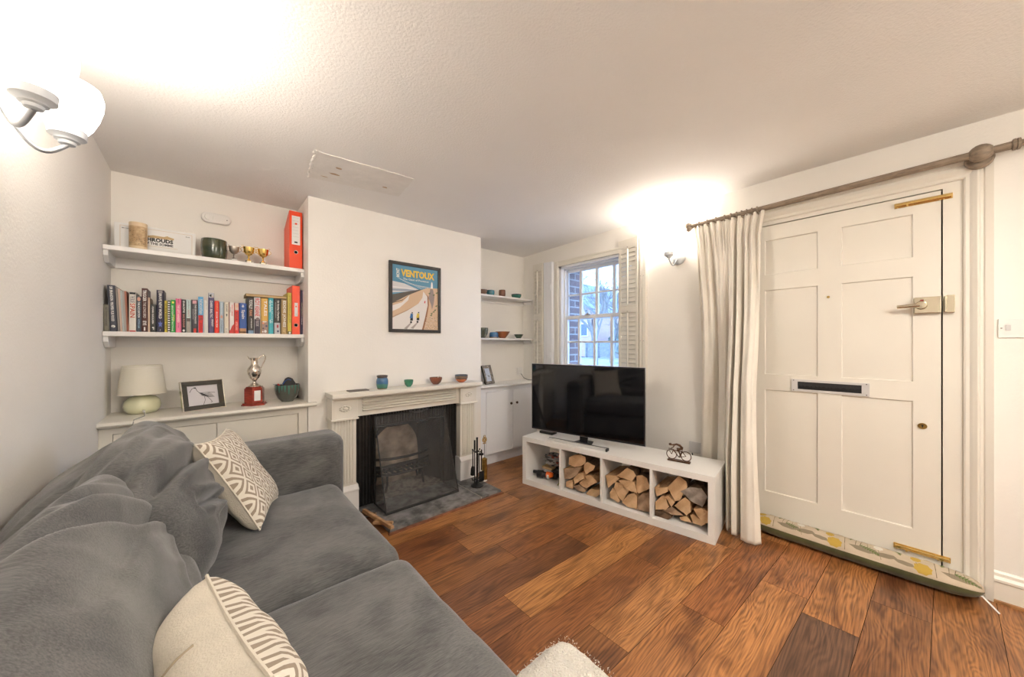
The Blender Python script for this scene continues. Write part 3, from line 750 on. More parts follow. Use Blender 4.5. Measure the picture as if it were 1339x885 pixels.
book(-.276, -.257, .201, (.07, .085, .11), 'dark blue-grey book with a face at the top, right of the cream SPAIN book', [('THE ACCUSATION', .40, .84, .5, 0, W_), ('VICTOR CARR', .10, .36, .35, 0, (.35, .55, .68))], extra=em([((.62, .33, .24), disc(.5, .92, .38, .06))]))
book(-.256, -.232, .249, (.095, .035, .03), 'tall dark maroon book with white lettering', [('TRIGGER', .70, .96, .6, 0, W_), ('THE LONG BIRD', .32, .68, .5, 0, (.55, .50, .46)), ('1', .03, .11, .25, 0, W_), ('EYE', .15, .25, .6, 0, W_)])
book(-.231, -.223, .198, (.58, .42, .31), 'thin tan pamphlet right of the tall maroon book')
book(-.222, -.198, .160, (.045, .048, .045), 'short charcoal book between the tall maroon and tall navy books', [('CONN IGGULDEN', .30, .92, .30, -.05, W_), ('F', .08, .18, .35, 0, W_)])
book(-.197, -.165, .245, (.030, .028, .055), 'tall navy book titled BRAVE NEW WORLD with a blue star', [('BRAVE NEW WORLD', .32, .92, .40, 0, W_), ('VINTAGE', .03, .07, .1, 0, W_)], extra=em([((.12, .17, .50), [(.5, .28), (.58, .22), (.8, .23), (.66, .175), (.72, .12), (.5, .145), (.28, .12), (.34, .175), (.2, .23), (.42, .22)]), ((.30, .28, .28), [(.2, .93), (.8, .93), (.8, .985), (.2, .985)])]))
book(-.164, -.152, .186, (.60, .48, .05), 'yellow thin book with black lettering between the navy and striped books', 'SEVEN EIGHT TEN', K_, tz=(.1, .92), tw=.55)
stripes = [(i/14.0, i/14.0+.035, W_) for i in range(14)]
book(-.151, -.139, .187, (.05, .045, .045), 'black and white striped book', None, band=stripes)
book(-.138, -.118, .193, (.03, .36, .06), 'green book with a yellow dot', [('BRITISH DETECTIVE', .03, .82, .32, -.12, W_), ('GREEN', .35, .55, .25, .2, (.75, .75, .12))], extra=em([((.80, .70, .10), disc(.5, .92, .26, .035))]))
book(-.117, -.092, .202, (.80, .20, .34), 'pink book with pale lettering', [('THE LEFT HANDED', .30, .82, .42, .0, (.85, .72, .66)), ('BRIGHT', .86, .98, .3, 0, (.3, .05, .12)), ('A TALE', .14, .28, .18, 0, (.3, .05, .12))])
book(-.091, -.072, .199, (.035, .03, .028), 'black book with white and red lettering, right of the pink book', [('BEN MACINTYRE', .60, .96, .5, 0, W_), ('SAS ROGUE', .16, .56, .5, 0, (.55, .25, .20))], extra=em([(W_, disc(.5, .06, .3, .035))]))
book(-.071, -.050, .199, (.55, .68, .68), 'pale mint book with grey foot', [('John Boyne', .72, .97, .3, 0, (.10, .10, .12)), ('INFINITE', .48, .70, .4, 0, (.35, .20, .20))], band=[(.0, .34, (.36, .33, .29)), (.34, .44, (.10, .08, .07))])
book(-.049, -.019, .201, (.055, .055, .065), 'dark grey book with a pink square and red foot', [('THE DEVILS CHALICE', .28, .86, .26, .18, W_), ('SHADOW', .40, .72, .2, -.2, GY)], extra=em([((.66, .34, .38), [(.2, .88), (.85, .88), (.85, .98), (.2, .98)]), ((.66, .05, .03), [(.38, .0), (.78, .0), (.78, .13), (.38, .13)])]))
book(-.018, .007, .222, (.12, .42, .72), 'book with a blue upper half and red lower half', [('THE MOUNTAIN', .52, .94, .6, 0, W_), ('DUEL', .34, .48, .55, 0, K_), ('JOHN', .08, .28, .4, 0, (.3, .02, .02))], band=[(.0, .49, (.72, .025, .02))])
book(.008, .029, .203, (.76, .74, .70), 'plain off-white book right of the blue and red book', [('NOTES', .70, .90, .15, .15, GY)])
book(.030, .058, .251, (.08, .065, .15), 'tall purple-navy book with a puffin picture at the top', [('DARK BALTIC', .38, .80, .42, 0, W_), ('BRADLEY', .16, .34, .3, .2, W_)], band=[(.88, 1.0, (.60, .62, .66))], extra=em([(K_, disc(.42, .93, .25, .03)), ((.8, .78, .75), disc(.62, .92, .14, .03)), ((.72, .25, .08), disc(.72, .90, .12, .012))]))
book(.059, .082, .203, (.78, .045, .025), 'bright red book with pale lettering', [('BOOM TIM PEM', .18, .66, .36, 0, W_), ('PRESENT', .70, .95, .3, .05, (.85, .35, .15))])
book(.083, .104, .200, (.40, .50, .58), 'pale blue-grey book with a small figure', [('PAPILLON', .62, .95, .38, 0, (.62, .70, .74)), ('FORBES', .05, .40, .35, 0, (.18, .24, .30))], extra=em([((.62, .30, .20), disc(.5, .52, .3, .05))]))
book(.106, .129, .199, (.76, .70, .58), 'cream book with black lettering and a tiny bird', [('ZUKUNFT', .68, .94, .32, .05, K_), ('ELEPHANT', .20, .50, .2, .05, (.62, .45, .35)), ('22 III', .02, .16, .4, .0, GY)], extra=em([(K_, [(.38, .62), (.72, .62), (.6, .55), (.5, .52)])]))
book(.130, .156, .201, (.78, .74, .70), 'white book with red lettering and a red corner', [('WHO DARES', .55, .92, .3, .12, (.65, .08, .06)), ('LUCKY', .66, .84, .16, -.25, K_)], extra=em([((.55, .04, .03), [(0, 0), (1, 0), (1, .30), (.62, .24), (.25, .10), (0, .09)]), ((.5, .03, .03), [(0, 0), (.06, 0), (.06, 1), (0, 1)])]))
book(.157, .180, .198, (.72, .05, .035), 'red book with a face picture at its top', [('MURAKAMI', .42, .70, .5, 0, (.2, .02, .02)), ('AFTER DARK', .10, .38, .5, .0, (.8, .5, .4))], band=[(.76, 1.0, (.62, .50, .42))], extra=em([((.66, .38, .26), disc(.55, .90, .3, .06))]))
book(.181, .221, .199, (.035, .10, .34), 'blue guide book titled Spain with an orange strip', [('Spain', .48, .78, .52, 0, W_)], band=[(.0, .17, (.55, .30, .14)), (.02, .07, (.10, .06, .04))], extra=em([(W_, [(.5, .95), (.6, .93), (.55, .90), (.72, .885), (.55, .87), (.5, .85), (.45, .87), (.28, .885), (.45, .90), (.4, .93)])]))
book(.226, .259, .240, (.045, .038, .035), 'black book with cream and orange lettering, left end under the flat book', [('TOTALLY', .68, .94, .55, 0, W_), ('FRANK', .48, .66, .5, 0, (.60, .28, .16)), ('AUTOBIOGRAPHY', .14, .42, .22, .1, W_)], band=[(.0, .09, (.22, .36, .52))])
book(.260, .295, .244, (.70, .68, .68), 'white and dark book with large red capitals', [('ROY', .78, .97, .7, 0, (.60, .06, .05)), ('KEANE', .48, .75, .7, 0, (.60, .06, .05)), ('BOOK', .20, .34, .5, 0, (.45, .42, .42))], band=[(.0, .40, (.055, .045, .065))], extra=em([((.20, .14, .14), disc(.55, .40, .3, .05))]))
book(.297, .338, .241, (.66, .40, .09), 'mustard book with a crowd picture on its lower half', [('TALES', .50, .94, .4, .12, W_)], band=[(.0, .36, (.34, .24, .20))], extra=em([((.75, .30, .14), disc(.3, .30, .16, .025)), (W_, disc(.6, .07, .18, .04)), ((.08, .08, .16), disc(.75, .22, .14, .03)), ((.70, .66, .60), disc(.5, .34, .3, .02)), ((.12, .08, .08), disc(.3, .15, .14, .025)), (W_, disc(.25, .06, .1, .02))]))
book(.339, .368, .246, (.06, .42, .50), 'turquoise book with white lettering', [('Grassic', .60, .94, .32, -.15, W_), ('IN EUROPE', .30, .92, .22, .2, (.62, .78, .78)), ('VIEW', .30, .40, .3, -.15, W_)])
book(.370, .409, .244, (.050, .046, .040), 'dark book with a grey and red foot, second from the right under the flat book', [('Sir Bobby Charlton', .38, .95, .36, .12, W_), ('AUTOBIOGRAPHY', .45, .9, .15, -.25, GY)], band=[(.0, .32, (.52, .52, .55))], extra=em([((.50, .06, .08), disc(.55, .22, .14, .05)), ((.10, .10, .16), disc(.6, .08, .16, .03))]))
book(.411, .448, .242, (.40, .27, .12), 'tan book titled EDDIE JONES in white capitals', [('EDDIE JONES', .20, .96, .56, 0, W_), ('IV', .05, .16, .4, 0, (.62, .46, .24))])
book(.450, .474, .293, (.62, .50, .08), 'tall yellow book with black lettering left of the red binder', [('STATESMAN JANES', .28, .93, .32, .05, (.10, .08, .03))], band=[(.0, .07, K_)], extra=em([(W_, disc(.55, .035, .28, .028))]), depth=.19)
book(.527, .544, .318, (.045, .040, .085), 'tall thin navy book right of the red binder', [('OUTSIDERS', .40, .72, .3, .1, (.6, .55, .35)), ('A MEMOIR', .22, .40, .25, .1, W_)], depth=.2)
book(.5445, .549, .312, (.66, .52, .50), 'very thin pale pink book, rightmost on the book shelf', depth=.2)
# books and papers standing behind the front row
# flat book lying across the row
fb = thing('book', 'thin tan-edged book lying flat across the tops of the right-hand books', 'book', (.33, 2.97, ZB+.2475), 0, GB)
MB().box(.215, 2.872, ZB+.2475, .445, 3.04, ZB+.250).box(.215, 2.872, ZB+.262, .445, 3.04, ZB+.2645).build('cover', bmat((.40, .26, .10)), parent=fb)
MB().box(.217, 2.876, ZB+.2502, .443, 3.038, ZB+.2618).build('page_block', 'cork_tan', parent=fb)

def lever_file(name, label, x0, x1, y0, y1, z0, h, hole_v, lab, slope=0):
    t = thing(name, label, 'file', ((x0+x1)/2, (y0+y1)/2, z0))
    mb = MB()
    if slope: mb.prism([(y0, z0), (y1, z0), (y1, z0+h-slope), (y0+.02, z0+h-.0), (y0, z0+h)], x0, x1, 'x')
    else:
        mb.box(x0, y0, z0, x1, y0+.003, z0+h).box(x0, y0+.003, z0, x0+.003, y1, z0+h).box(x1-.003, y0+.003, z0, x1, y1, z0+h)
    mb.build('cover', 'binder_red', parent=t, bevel=.001)
    if not slope: MB().box(x0+.0035, y0+.02, z0+.01, x1-.0035, y1-.01, z0+h-.02).build('papers', 'paper', parent=t)
    xc = (x0+x1)/2; w = x1-x0
    l = MB(); u0, u1, v0, v1 = lab
    flat(l, [(w*u0, h*v0), (w*u1, h*v0), (w*u1, h*v1), (w*u0, h*v1)], (x0, y0, z0), (1, 0, 0), (0, 0, 1), 0, .0006)
    for i in range(7 if slope else 3):
        vv = v0+(v1-v0)*(.93-.11*i); flat(l, [(w*(u0+.08), h*vv), (w*(u1-.10), h*vv), (w*(u1-.10), h*(vv+.006)), (w*(u0+.08), h*(vv+.006))], (x0, y0, z0), (1, 0, 0), (0, 0, 1), 2, .0009)
    flat(l, [(w*(u0+.2), h*(v0+.03)), (w*(u1-.2), h*(v0+.03)), (w*(u1-.2), h*(v0+.055)), (w*(u0+.2), h*(v0+.055))], (x0, y0, z0), (1, 0, 0), (0, 0, 1), 1, .0009)
    flat(l, [(p[0]*w, p[1]*h) for p in disc((u0+u1)/2, v0+(v1-v0)*.73, .10, .016)], (x0, y0, z0), (1, 0, 0), (0, 0, 1), 3, .001)
    l.build('spine_label', ['white_paper', 'black_ink', 'grey_plastic', 'binder_red'], parent=t)
    hz = z0+h*hole_v
    MB().lathe([(.009, -.001), (.013, -.002), (.013, 0), (.009, .0)], (xc, y0, hz), 20, 0, 'y').build('finger_ring', 'chrome', parent=t)
    MB().lathe([(0, -.0012), (.0095, -.0012)], (xc, y0, hz), 16, 0, 'y').build('finger_hole', 'black_ink', parent=t)
    return t
lever_file('lever_arch_file', 'red lever arch file with a finger hole standing among the books on the lower shelf', .4765, .524, 2.872, 3.09, ZB+.0004, .345, .19, (.30, .72, .37, .65))
lever_file('box_file', 'orange-red magazine file with a tall white label at the right end of the upper shelf', .462, .542, 2.885, 3.095, ZT+.0004, .41, .29, (.18, .82, .42, .92), slope=.085)

# ------------------------------------------------------------ upper shelf things
z = ZT+.0004
bx = thing('presentation_box', 'large flat white box with a thin tan border, left on the upper shelf', 'box', (-.19, 3.0, z))
MB().box(-.372, 2.975, z, -.030, 3.045, z+.158).build('box_body', 'white_paper', parent=bx, bevel=.001)
mb = MB(); o_ = (-.372, 2.975, z)
bc = bmat((.62, .44, .25))
for p in ([(.022, .008), (.0235, .008), (.0235, .145), (.022, .145)], [(.022, .1435), (.326, .1435), (.326, .145), (.022, .145)], [(.3245, .008), (.326, .008), (.326, .145), (.3245, .145)]): flat(mb, p, o_, (1, 0, 0), (0, 0, 1), 0, .0004)
flat(mb, [(.13, .105), (.155, .112), (.20, .110), (.215, .118), (.225, .113), (.245, .108), (.243, .098), (.13, .094)], o_, (1, 0, 0), (0, 0, 1), 1, .0004)
text_mesh(mb, 'SHROUDS', (-.372+.178, 2.975, z+.085), (1, 0, 0), (0, 0, 1), .125, .024, 2, .05)
text_mesh(mb, 'OF THE SOMME', (-.372+.178, 2.975, z+.062), (1, 0, 0), (0, 0, 1), .125, .015, 2, .03)
text_mesh(mb, 'MR CAPTURED', (-.372+.055, 2.975, z+.130), (1, 0, 0), (0, 0, 1), .050, .006, 2, .01)
text_mesh(mb, 'ROUTE', (-.372+.306, 2.975, z+.130), (1, 0, 0), (0, 0, 1), .018, .006, 2, .02)
flat(mb, [(.12, .045), (.26, .045), (.26, .0465), (.12, .0465)], o_, (1, 0, 0), (0, 0, 1), 0, .0004)
mb.build('printed_front', [bc, 'cork_tan', 'black_ink'], parent=bx)
cn = thing('candle', 'cream pillar candle printed with a brown antique map, in front of the white box', 'candle', (-.272, 2.91, z))
MB().lathe([(.037, 0), (.037, .152), (.034, .153), (.03, .148), (0, .147)], (-.272, 2.91, z), 32).build('wax', mm('candle_wax', (.72, .58, .38), .45), parent=cn, smooth=True)
mb = MB(); mb.grid(lambda u, v: (-.272+.0373*sin((u-.5)*2.6), 2.91-.0373*cos((u-.5)*2.6), z+.018+v*.112), 20, 1)
mb.build('map_print', mat('map_print', (.40, .26, .13), .6, noise_scale=45, col2=(.60, .44, .26)), parent=cn)
mb = MB(); random.seed(3)
for i in range(26):
    u = random.uniform(-1, 1)*1.1; v = random.uniform(.03, .12); du = random.uniform(.05, .3)
    mb.tube([(-.272+.0376*sin(u+du*q/3), 2.91-.0376*cos(u+du*q/3), z+v+random.uniform(-.004, .004)) for q in range(4)], .0006, 4)
mb.build('map_lines', 'black_ink', parent=cn)
def pot(name, label, cat, c, prof, mt, seg=36, group=None, parent=None, extra=None):
    mb = MB().lathe(prof, c, seg); o = mb.build(name, mt, origin=c, smooth=True, angle=50)
    return tag(o, label, cat, group)
pot('plant_pot', 'dark green glazed stoneware pot on the upper shelf beside the small trophies', 'pot', (.060, 2.95, z),
    [(.050, 0), (.056, .003), (.063, .03), (.067, .07), (.067, .100), (.064, .130), (.061, .132), (.058, .126), (.060, .08), (.05, .02), (0, .015)],
    mat('green_glaze', (.028, .045, .022), .22, noise_scale=7, col2=(.085, .085, .04), coat=.7, stretch=(1, 1, 3), bump=.1, bump_scale=30))
def trophy(label, x, y, s, metal, base, plaque):
    t = thing('trophy_cup', label, 'trophy', (x, y, z), .0, 'small trophy cups on the upper shelf')
    b = MB().box(x-.019*s, y-.016*s, z, x+.019*s, y+.016*s, z+.006*s).box(x-.016*s, y-.013*s, z+.006*s, x+.016*s, y+.013*s, z+.021*s)
    b.build('plinth', base, parent=t, bevel=.001)
    MB().box(x-.012*s, y-.0165*s, z+.008*s, x+.012*s, y-.0135*s, z+.019*s).build('plaque', plaque, parent=t)
    h = z+.021*s
    pr = [(.013, 0), (.012, .003), (.006, .008), (.0035, .014), (.0045, .022), (.0065, .025), (.004, .028), (.006, .032), (.017, .038), (.025, .052), (.0275, .074), (.0285, .080), (.0262, .080), (.023, .056), (.012, .042), (0, .040)]
    MB().lathe([(r*s, q*s) for r, q in pr], (x, y, h), 28).build('cup', metal, parent=t, smooth=True, angle=50)
    for sg in (-1, 1):
        pts = [(x+sg*(.024+.017*sin(a*pi))*s*.98, y, h+(.048+.034*a)*s) for a in [i/10 for i in range(11)]]
        pts += [(x+sg*.026*s, y, h+.089*s), (x+sg*.036*s, y, h+.087*s)]
        MB().tube(pts, .0017*s, 8).build('handle', metal, parent=t, smooth=True)
trophy('small pewter trophy cup on a white plinth, leftmost of the three cups', .158, 2.92, 1.0, 'pewter', 'white_plastic', 'white_paper')
trophy('small gold trophy cup on a black plinth, middle of the three cups', .236, 2.935, 1.12, 'gold', 'black_plastic', 'pale_brass')
trophy('small gold trophy cup on a black plinth, rightmost cup nearest the red file', .315, 2.935, 1.12, 'gold', 'black_plastic', 'pale_brass')
al = thing('smoke_alarm', 'white oval smoke alarm on the alcove wall above the green pot', 'alarm', (.07, YL, 2.085))
def capsule(x, zc, hw, hh, n=12):
    out = []
    for i in range(n+1): a = -pi/2+pi*i/n; out.append((x+hw-hh+hh*cos(a), zc+hh*sin(a)))
    for i in range(n+1): a = pi/2+pi*i/n; out.append((x-hw+hh+hh*cos(a), zc+hh*sin(a)))
    return out
MB().prism(capsule(.073, 2.087, .078, .034), YL-.030, YL-.0005, 'y').build('body', 'white_plastic', parent=al, bevel=.008)
MB().lathe([(0, -.036), (.020, -.035), (.023, -.030)], (.035, YL, 2.087), 24, 0, 'y').build('test_button', 'white_plastic', parent=al, smooth=True)
MB().prism(capsule(.10, 2.087, .035, .018), YL-.0325, YL-.030, 'y').build('grille', 'white_plastic', parent=al)
MB().ball((.128, YL-.033, 2.084), .003, 8).build('indicator', 'black_plastic', parent=al)

# ------------------------------------------------------------ counter things
z = zt+.0004
LX, LY = -.262, 2.985
lp = thing('table_lamp', 'unlit cream table lamp with tapered shade and squat glossy base, on the alcove counter', 'lamp', (LX, LY, z))
MB().lathe([(.052, 0), (.064, .004), (.076, .024), (.079, .048), (.074, .074), (.056, .094), (.03, .103), (.02, .106), (0, .106)], (LX, LY, z), 40).build('base', 'cream_ceramic', parent=lp, smooth=True, angle=60)
MB().cyl((LX, LY, z+.088), (LX, LY, z+.15), .012).build('lamp_holder', 'white_plastic', parent=lp)
mb = MB(); mb.lathe([(.103, .112), (.084, .274), (.082, .280), (.080, .274), (.1005, .113)], (LX, LY, z), 48)
mb.build('lamp_shade', 'lamp_fabric', parent=lp, smooth=True, angle=30)
k = MB()
for q in (.1145, .266): 
    r = .103-(q-.112)*.117; k.lathe([(r+.0006, q), (r+.0006, q+.003)], (LX, LY, z), 48)
k.build('shade_trim', 'curtain_cloth', parent=lp)
MB().tube([(-.250, 2.910, z+.018), (-.245, 2.895, z+.010), (-.24, 2.82, z+.002), (-.255, 2.77, z+.002), (-.27, 2.722, z+.001), (-.272, 2.700, z-.02)], .0022, 6).build('cable', 'clear_plastic', parent=lp)
MB().cyl((-.251, 2.912, z+.020), (-.248, 2.897, z+.016), .006, 10).build('cable_gland', 'white_plastic', parent=lp)

def photo_frame(label, base, w, h, fw, rz, tilt, mats, dpic, name='picture_frame', depth=.018):
    """easel frame; base = middle of lower edge; rz turn; tilt leaning back"""
    t = thing(name, label, 'picture', base)
    X = Matrix.Translation(Vector(base)) @ Matrix.Rotation(rz, 4, 'Z') @ Matrix.Rotation(-tilt, 4, 'X')
    mb = MB(X)
    mb.box(-w/2, 0, 0, w/2, depth, fw).box(-w/2, 0, h-fw, w/2, depth, h).box(-w/2, 0, fw, -w/2+fw, depth, h-fw).box(w/2-fw, 0, fw, w/2, depth, h-fw)
    mb.build('frame', mats[0], parent=t, bevel=.003)
    e = .004
    k = MB(X).box(-w/2-.001, -.001, -.001+.001, w/2+.001, depth+.001, e).box(-w/2-.001, -.001, h-e, w/2+.001, depth+.001, h+.001).box(-w/2-.001, -.001, e, -w/2+e, depth+.001, h-e).box(w/2-e, -.001, e, w/2+.001, depth+.001, h-e)
    k.build('edge_bead', mats[1], parent=t, bevel=.001)
    MB(X).box(-w/2+fw-.002, .008, fw-.002, w/2-fw+.002, .012, h-fw+.002).build('picture_sheet', mats[2], parent=t)
    d = MB(); dpic(d, X @ Vector((0, .0078, 0)), X.to_3x3() @ Vector((1, 0, 0)), X.to_3x3() @ Vector((0, 0, 1))); d.build('drawing', ['black_ink', 'grey_plastic'], parent=t)
    MB(X).prism([(depth, h*.75), (depth+.003, h*.75), (depth+.005+h*.75*math.sin(tilt)*1.3, .004), (depth+.002+h*.75*math.sin(tilt)*1.3, .004)], -.02, .02, 'x').build('easel_strut', 'black_plastic', parent=t)
    return t
mm('frame_dark', (.045, .040, .028), .45)
mm('frame_mottled', (.28, .25, .22), .4, noise_scale=60, noise_amt=.7)
mm('picture_grey', (.60, .58, .60), .25)
mm('picture_blue', (.62, .68, .80), .3)
def crane(d, o, x, zz, s=1.0):
    P = lambda *pp: [(a*s, b*s) for a, b in pp]
    stroke(d, P((-.055, .085), (-.045, .102), (-.034, .108), (-.028, .103), (-.024, .090), (-.016, .080)), .0022*s, o, x, zz)
    for k in range(7): stroke(d, P((-.018+.002*k, .082-.003*k), (.004+.004*k, .071-.003*k), (.030+.003*k, .076-.004*k)), .0016*s, o, x, zz, 0, .0003+k*.00002)
    stroke(d, P((-.016, .078), (.02, .078), (.052, .074)), .0018*s, o, x, zz)
    stroke(d, P((.004, .058), (.006, .040), (-.002, .020), (-.004, .012)), .0018*s, o, x, zz)
    stroke(d, P((.014, .060), (.026, .042), (.036, .026), (.028, .024)), .0018*s, o, x, zz)
    flat(d, P(*[(-.032+.005*cos(2*pi*i/8), .106+.0035*sin(2*pi*i/8)) for i in range(8)]), o, x, zz, 0, .0004)
photo_frame('black and silver framed drawing of a wading bird beside the cream table lamp', (.018, 2.868, z+.001), .215, .182, .030, R(24), R(13), ['frame_dark', 'chrome', 'picture_grey'], lambda d, o, x, q: crane(d, o+q*.012, x, q, 1.2))
# trophy jug
jx, jy = .262, 2.88
tj = thing('trophy_jug', 'silver engraved trophy jug on a red wooden hexagonal plinth on the alcove counter', 'trophy', (jx, jy, z))
hx = lambda r, n=6, a0=R(12): [(jx+r*cos(a0+2*pi*i/n), jy+r*sin(a0+2*pi*i/n)) for i in range(n)]
mb = MB().prism(hx(.074), z, z+.008, 'z').prism(hx(.068), z+.008, z+.016, 'z').prism(hx(.057), z+.016, z+.112, 'z').prism(hx(.052), z+.112, z+.118, 'z').prism(hx(.048), z+.118, z+.123, 'z')
pl = mb.build('plinth', 'wood_red', parent=tj, bevel=.002)
a0 = R(12); c0 = Vector((jx+.057*cos(a0+R(240)), jy+.057*sin(a0+R(240)), z)); c1 = Vector((jx+.057*cos(a0+R(300)), jy+.057*sin(a0+R(300)), z)); dx = (c1-c0).normalized()
q = MB(); flat(q, [(.012, .032), (.047, .032), (.047, .098), (.012, .098)], c0, dx, (0, 0, 1), 0, .001); q.build('plaque', 'white_paper', parent=pl)
zj = z+.123
pr = [(.036, 0), (.036, .004), (.028, .008), (.022, .016), (.010, .026), (.009, .034), (.014, .040), (.028, .058), (.037, .082), (.040, .104), (.036, .122), (.024, .136), (.019, .150), (.019, .178), (.023, .190), (.0215, .190), (.016, .176), (.016, .150), (0, .14)]
MB().lathe(pr, (jx, jy, zj), 32).build('body', 'silver', parent=tj, smooth=True, angle=60)
mb = MB(); mb.prism([(jx-.022, zj+.186), (jx-.040, zj+.206), (jx-.034, zj+.188), (jx-.018, zj+.172)], jy-.010, jy+.010, 'y'); mb.build('spout', 'silver', parent=tj, bevel=.003)
MB().tube([(jx+.020, jy, zj+.182), (jx+.036, jy, zj+.200), (jx+.050, jy, zj+.208), (jx+.060, jy, zj+.198), (jx+.058, jy, zj+.175), (jx+.048, jy, zj+.15), (jx+.036, jy, zj+.120)], [.004, .004, .005, .004, .0035, .0035, .003], 10).build('handle', 'silver', parent=tj, smooth=True)
# bowl of odds and ends
bp_ = (.452, 2.90, z)
pot('bowl', 'dark grey bowl with green glaze drips holding pens, beside the trophy jug', 'bowl', bp_,
    [(.036, 0), (.038, .004), (.056, .024), (.071, .058), (.077, .092), (.0765, .118), (.0735, .119), (.072, .09), (.062, .05), (.03, .014), (0, .012)],
    mat('drip_glaze', (.045, .05, .046), .2, noise_scale=9, col2=(.12, .13, .11), coat=.6, stretch=(1, 1, .5)))
dripo = bpy.data.objects['bowl']
random.seed(8)
for a_, ln in ((-2.4, .045), (-2.15, .03), (-1.9, .04), (-1.6, .062), (-1.35, .02), (-1.05, .055), (-2.7, .03), (-.7, .03), (0, .04), (.8, .05), (1.6, .03), (2.4, .05)):
    def fn(u, v, a_=a_, ln=ln):
        zz = .118-v*ln*1.1; w = .10*(1-v*.75); th = a_+(u-.5)*2*w
        r = (.0768+(.118-zz)*.03 if zz > .092 else .0776-(.092-zz)*.18-(max(0, .058-zz))*.45)
        return (bp_[0]+r*cos(th), bp_[1]+r*sin(th), bp_[2]+zz)
    MB().grid(fn, 4, 8).build('glaze_drip', mm('green_drip', (.07, .20, .15), .2, coat=.5), parent=dripo)
MB().lathe([(.0345, .0), (.0375, .004), (.034, .0045)], bp_, 32).build('foot_rim', mm('terracotta', (.62, .32, .17), .6), parent=dripo)
pn = MB().tube([(.393, 2.885, z+.128), (.47, 2.91, z+.022)], .005, 8); tag(pn.build('marker_pen', mm('pen_red', (.70, .03, .03), .35), origin=(.395, 2.885, z+.1)), 'red marker pen sticking out of the drip-glazed bowl', 'pen')
k2 = MB().tube([(.366, 2.882, z+.1275), (.44, 2.90, z+.1215)], .0025, 6); tag(k2.build('key_blade', 'steel', origin=(.4, 2.88, z+.1)), 'thin grey metal strip lying over the rim of the drip-glazed bowl', 'tool')
gc = thing('glasses_case', 'dark zipped case with a blue seam stuffed into the drip-glazed bowl', 'case', (.46, 2.90, z+.06))
MB().prism([(.425, z+.085), (.424, z+.126), (.440, z+.160), (.460, z+.172), (.482, z+.160), (.503, z+.122), (.500, z+.085)], 2.878, 2.925, 'y').build('case_body', 'dark_fabric', parent=gc, bevel=.010)
MB().tube([(.422, 2.877, z+.124), (.434, 2.875, z+.145), (.452, 2.875, z+.158), (.470, 2.877, z+.150)], .0022, 6).build('zip', mm('blue_zip', (.03, .12, .45), .5), parent=gc)
sm = MB().box(.50, 3.02, z, .540, 3.09, z+.10); tag(sm.build('black_box', 'dark_fabric', origin=(.52, 3.05, z), bevel=.003), 'small dark box standing behind the drip-glazed bowl at the alcove corner', 'box')

# ------------------------------------------------------------ chimney breast: poster
px0, px1, pz0, pz1 = 1.115, 1.580, 1.338, 1.913
ps = thing('framed_poster', 'black framed travel poster of a mountain road with yellow VENTOUX lettering, above the fireplace', 'poster', ((px0+px1)/2, YC, pz0))
f = .026
MB().box(px0, YC-.022, pz0, px1, YC-.0005, pz0+f).box(px0, YC-.022, pz1-f, px1, YC-.0005, pz1).box(px0, YC-.022, pz0+f, px0+f, YC-.0005, pz1-f).box(px1-f, YC-.022, pz0+f, px1, YC-.0005, pz1-f).build('frame', mm('frame_black', (.035, .030, .026), .4), parent=ps, bevel=.002)
MB().box(px0+f-.003, YC-.012, pz0+f-.003, px1-f+.003, YC-.006, pz1-f+.003).build('backing', mm('poster_sky', (.10, .27, .40), .5), parent=ps)
W0, H0 = px1-px0-2*f, pz1-pz0-2*f; og = (px0+f, YC-.0121, pz0+f)
mb = MB(); pc = {}
mats_p = []
def pp(c, poly, lift):
    k = bmat(c, .55)
    if k not in mats_p: mats_p.append(k)
    flat(mb, [(u*W0, v*H0) for u, v in poly], og, (1, 0, 0), (0, 0, 1), mats_p.index(k), lift)
pp((.62, .60, .60), [(0, .60), (0, .74), (.25, .72), (.50, .66), (.60, .635), (.55, .62), (0, .56)], .0003)
pp((.30, .34, .40), [(0, .62), (.30, .635), (.55, .63), (.30, .60), (0, .59)], .0005)
pp((.75, .73, .72), [(0, .66), (.35, .655), (.55, .64), (.3, .645), (0, .64)], .0006)
for i in range(5): pp((.55, .62, .66), [(.1+.05*i, .80-.02*i), (.62+.05*i, .66+.01*i), (.625+.05*i, .665+.01*i), (.11+.05*i, .804-.02*i)], .0004)
pp((.10, .09, .075), [(0, .53), (.25, .585), (.58, .65), (.62, .655), (.6, .63), (0, .36)], .0007)
pp((.62, .44, .29), [(0, .40), (.15, .46), (.30, .53), (.60, .64), (.75, .69), (1, .70), (1, 0), (0, 0)], .0009)
pp((.76, .72, .68), [(0, .36), (.20, .42), (.36, .55), (.33, .46), (.15, .33), (0, .27)], .0011)
pp((.10, .07, .05), [(0, .405), (.20, .46), (.38, .56), (.20, .447), (0, .395)], .0012)
pp((.74, .70, .66), [(.66, .625), (.64, .52), (.55, .42), (.30, .29), (0, .17), (0, 0), (.63, 0), (.70, .20), (.76, .40), (.75, .55)], .0013)
pp((.30, .14, .07), [(.69, .60), (.75, .55), (.76, .40), (.70, .20), (.63, 0), (.67, 0), (.74, .2), (.79, .41), (.78, .55)], .0012)
pp((.45, .30, .20), [(0, .17), (.30, .29), (.55, .42), (.30, .305), (0, .19)], .0014)
pp((.30, .24, .22), [(.82, .68), (.88, .68), (.92, .56), (.90, .44), (.86, .34), (.84, .42), (.78, .52)], .0014)
pp((.80, .79, .77), [(.83, .69), (.88, .69), (.875, .78), (.855, .80), (.84, .78)], .0016)
random.seed(2)
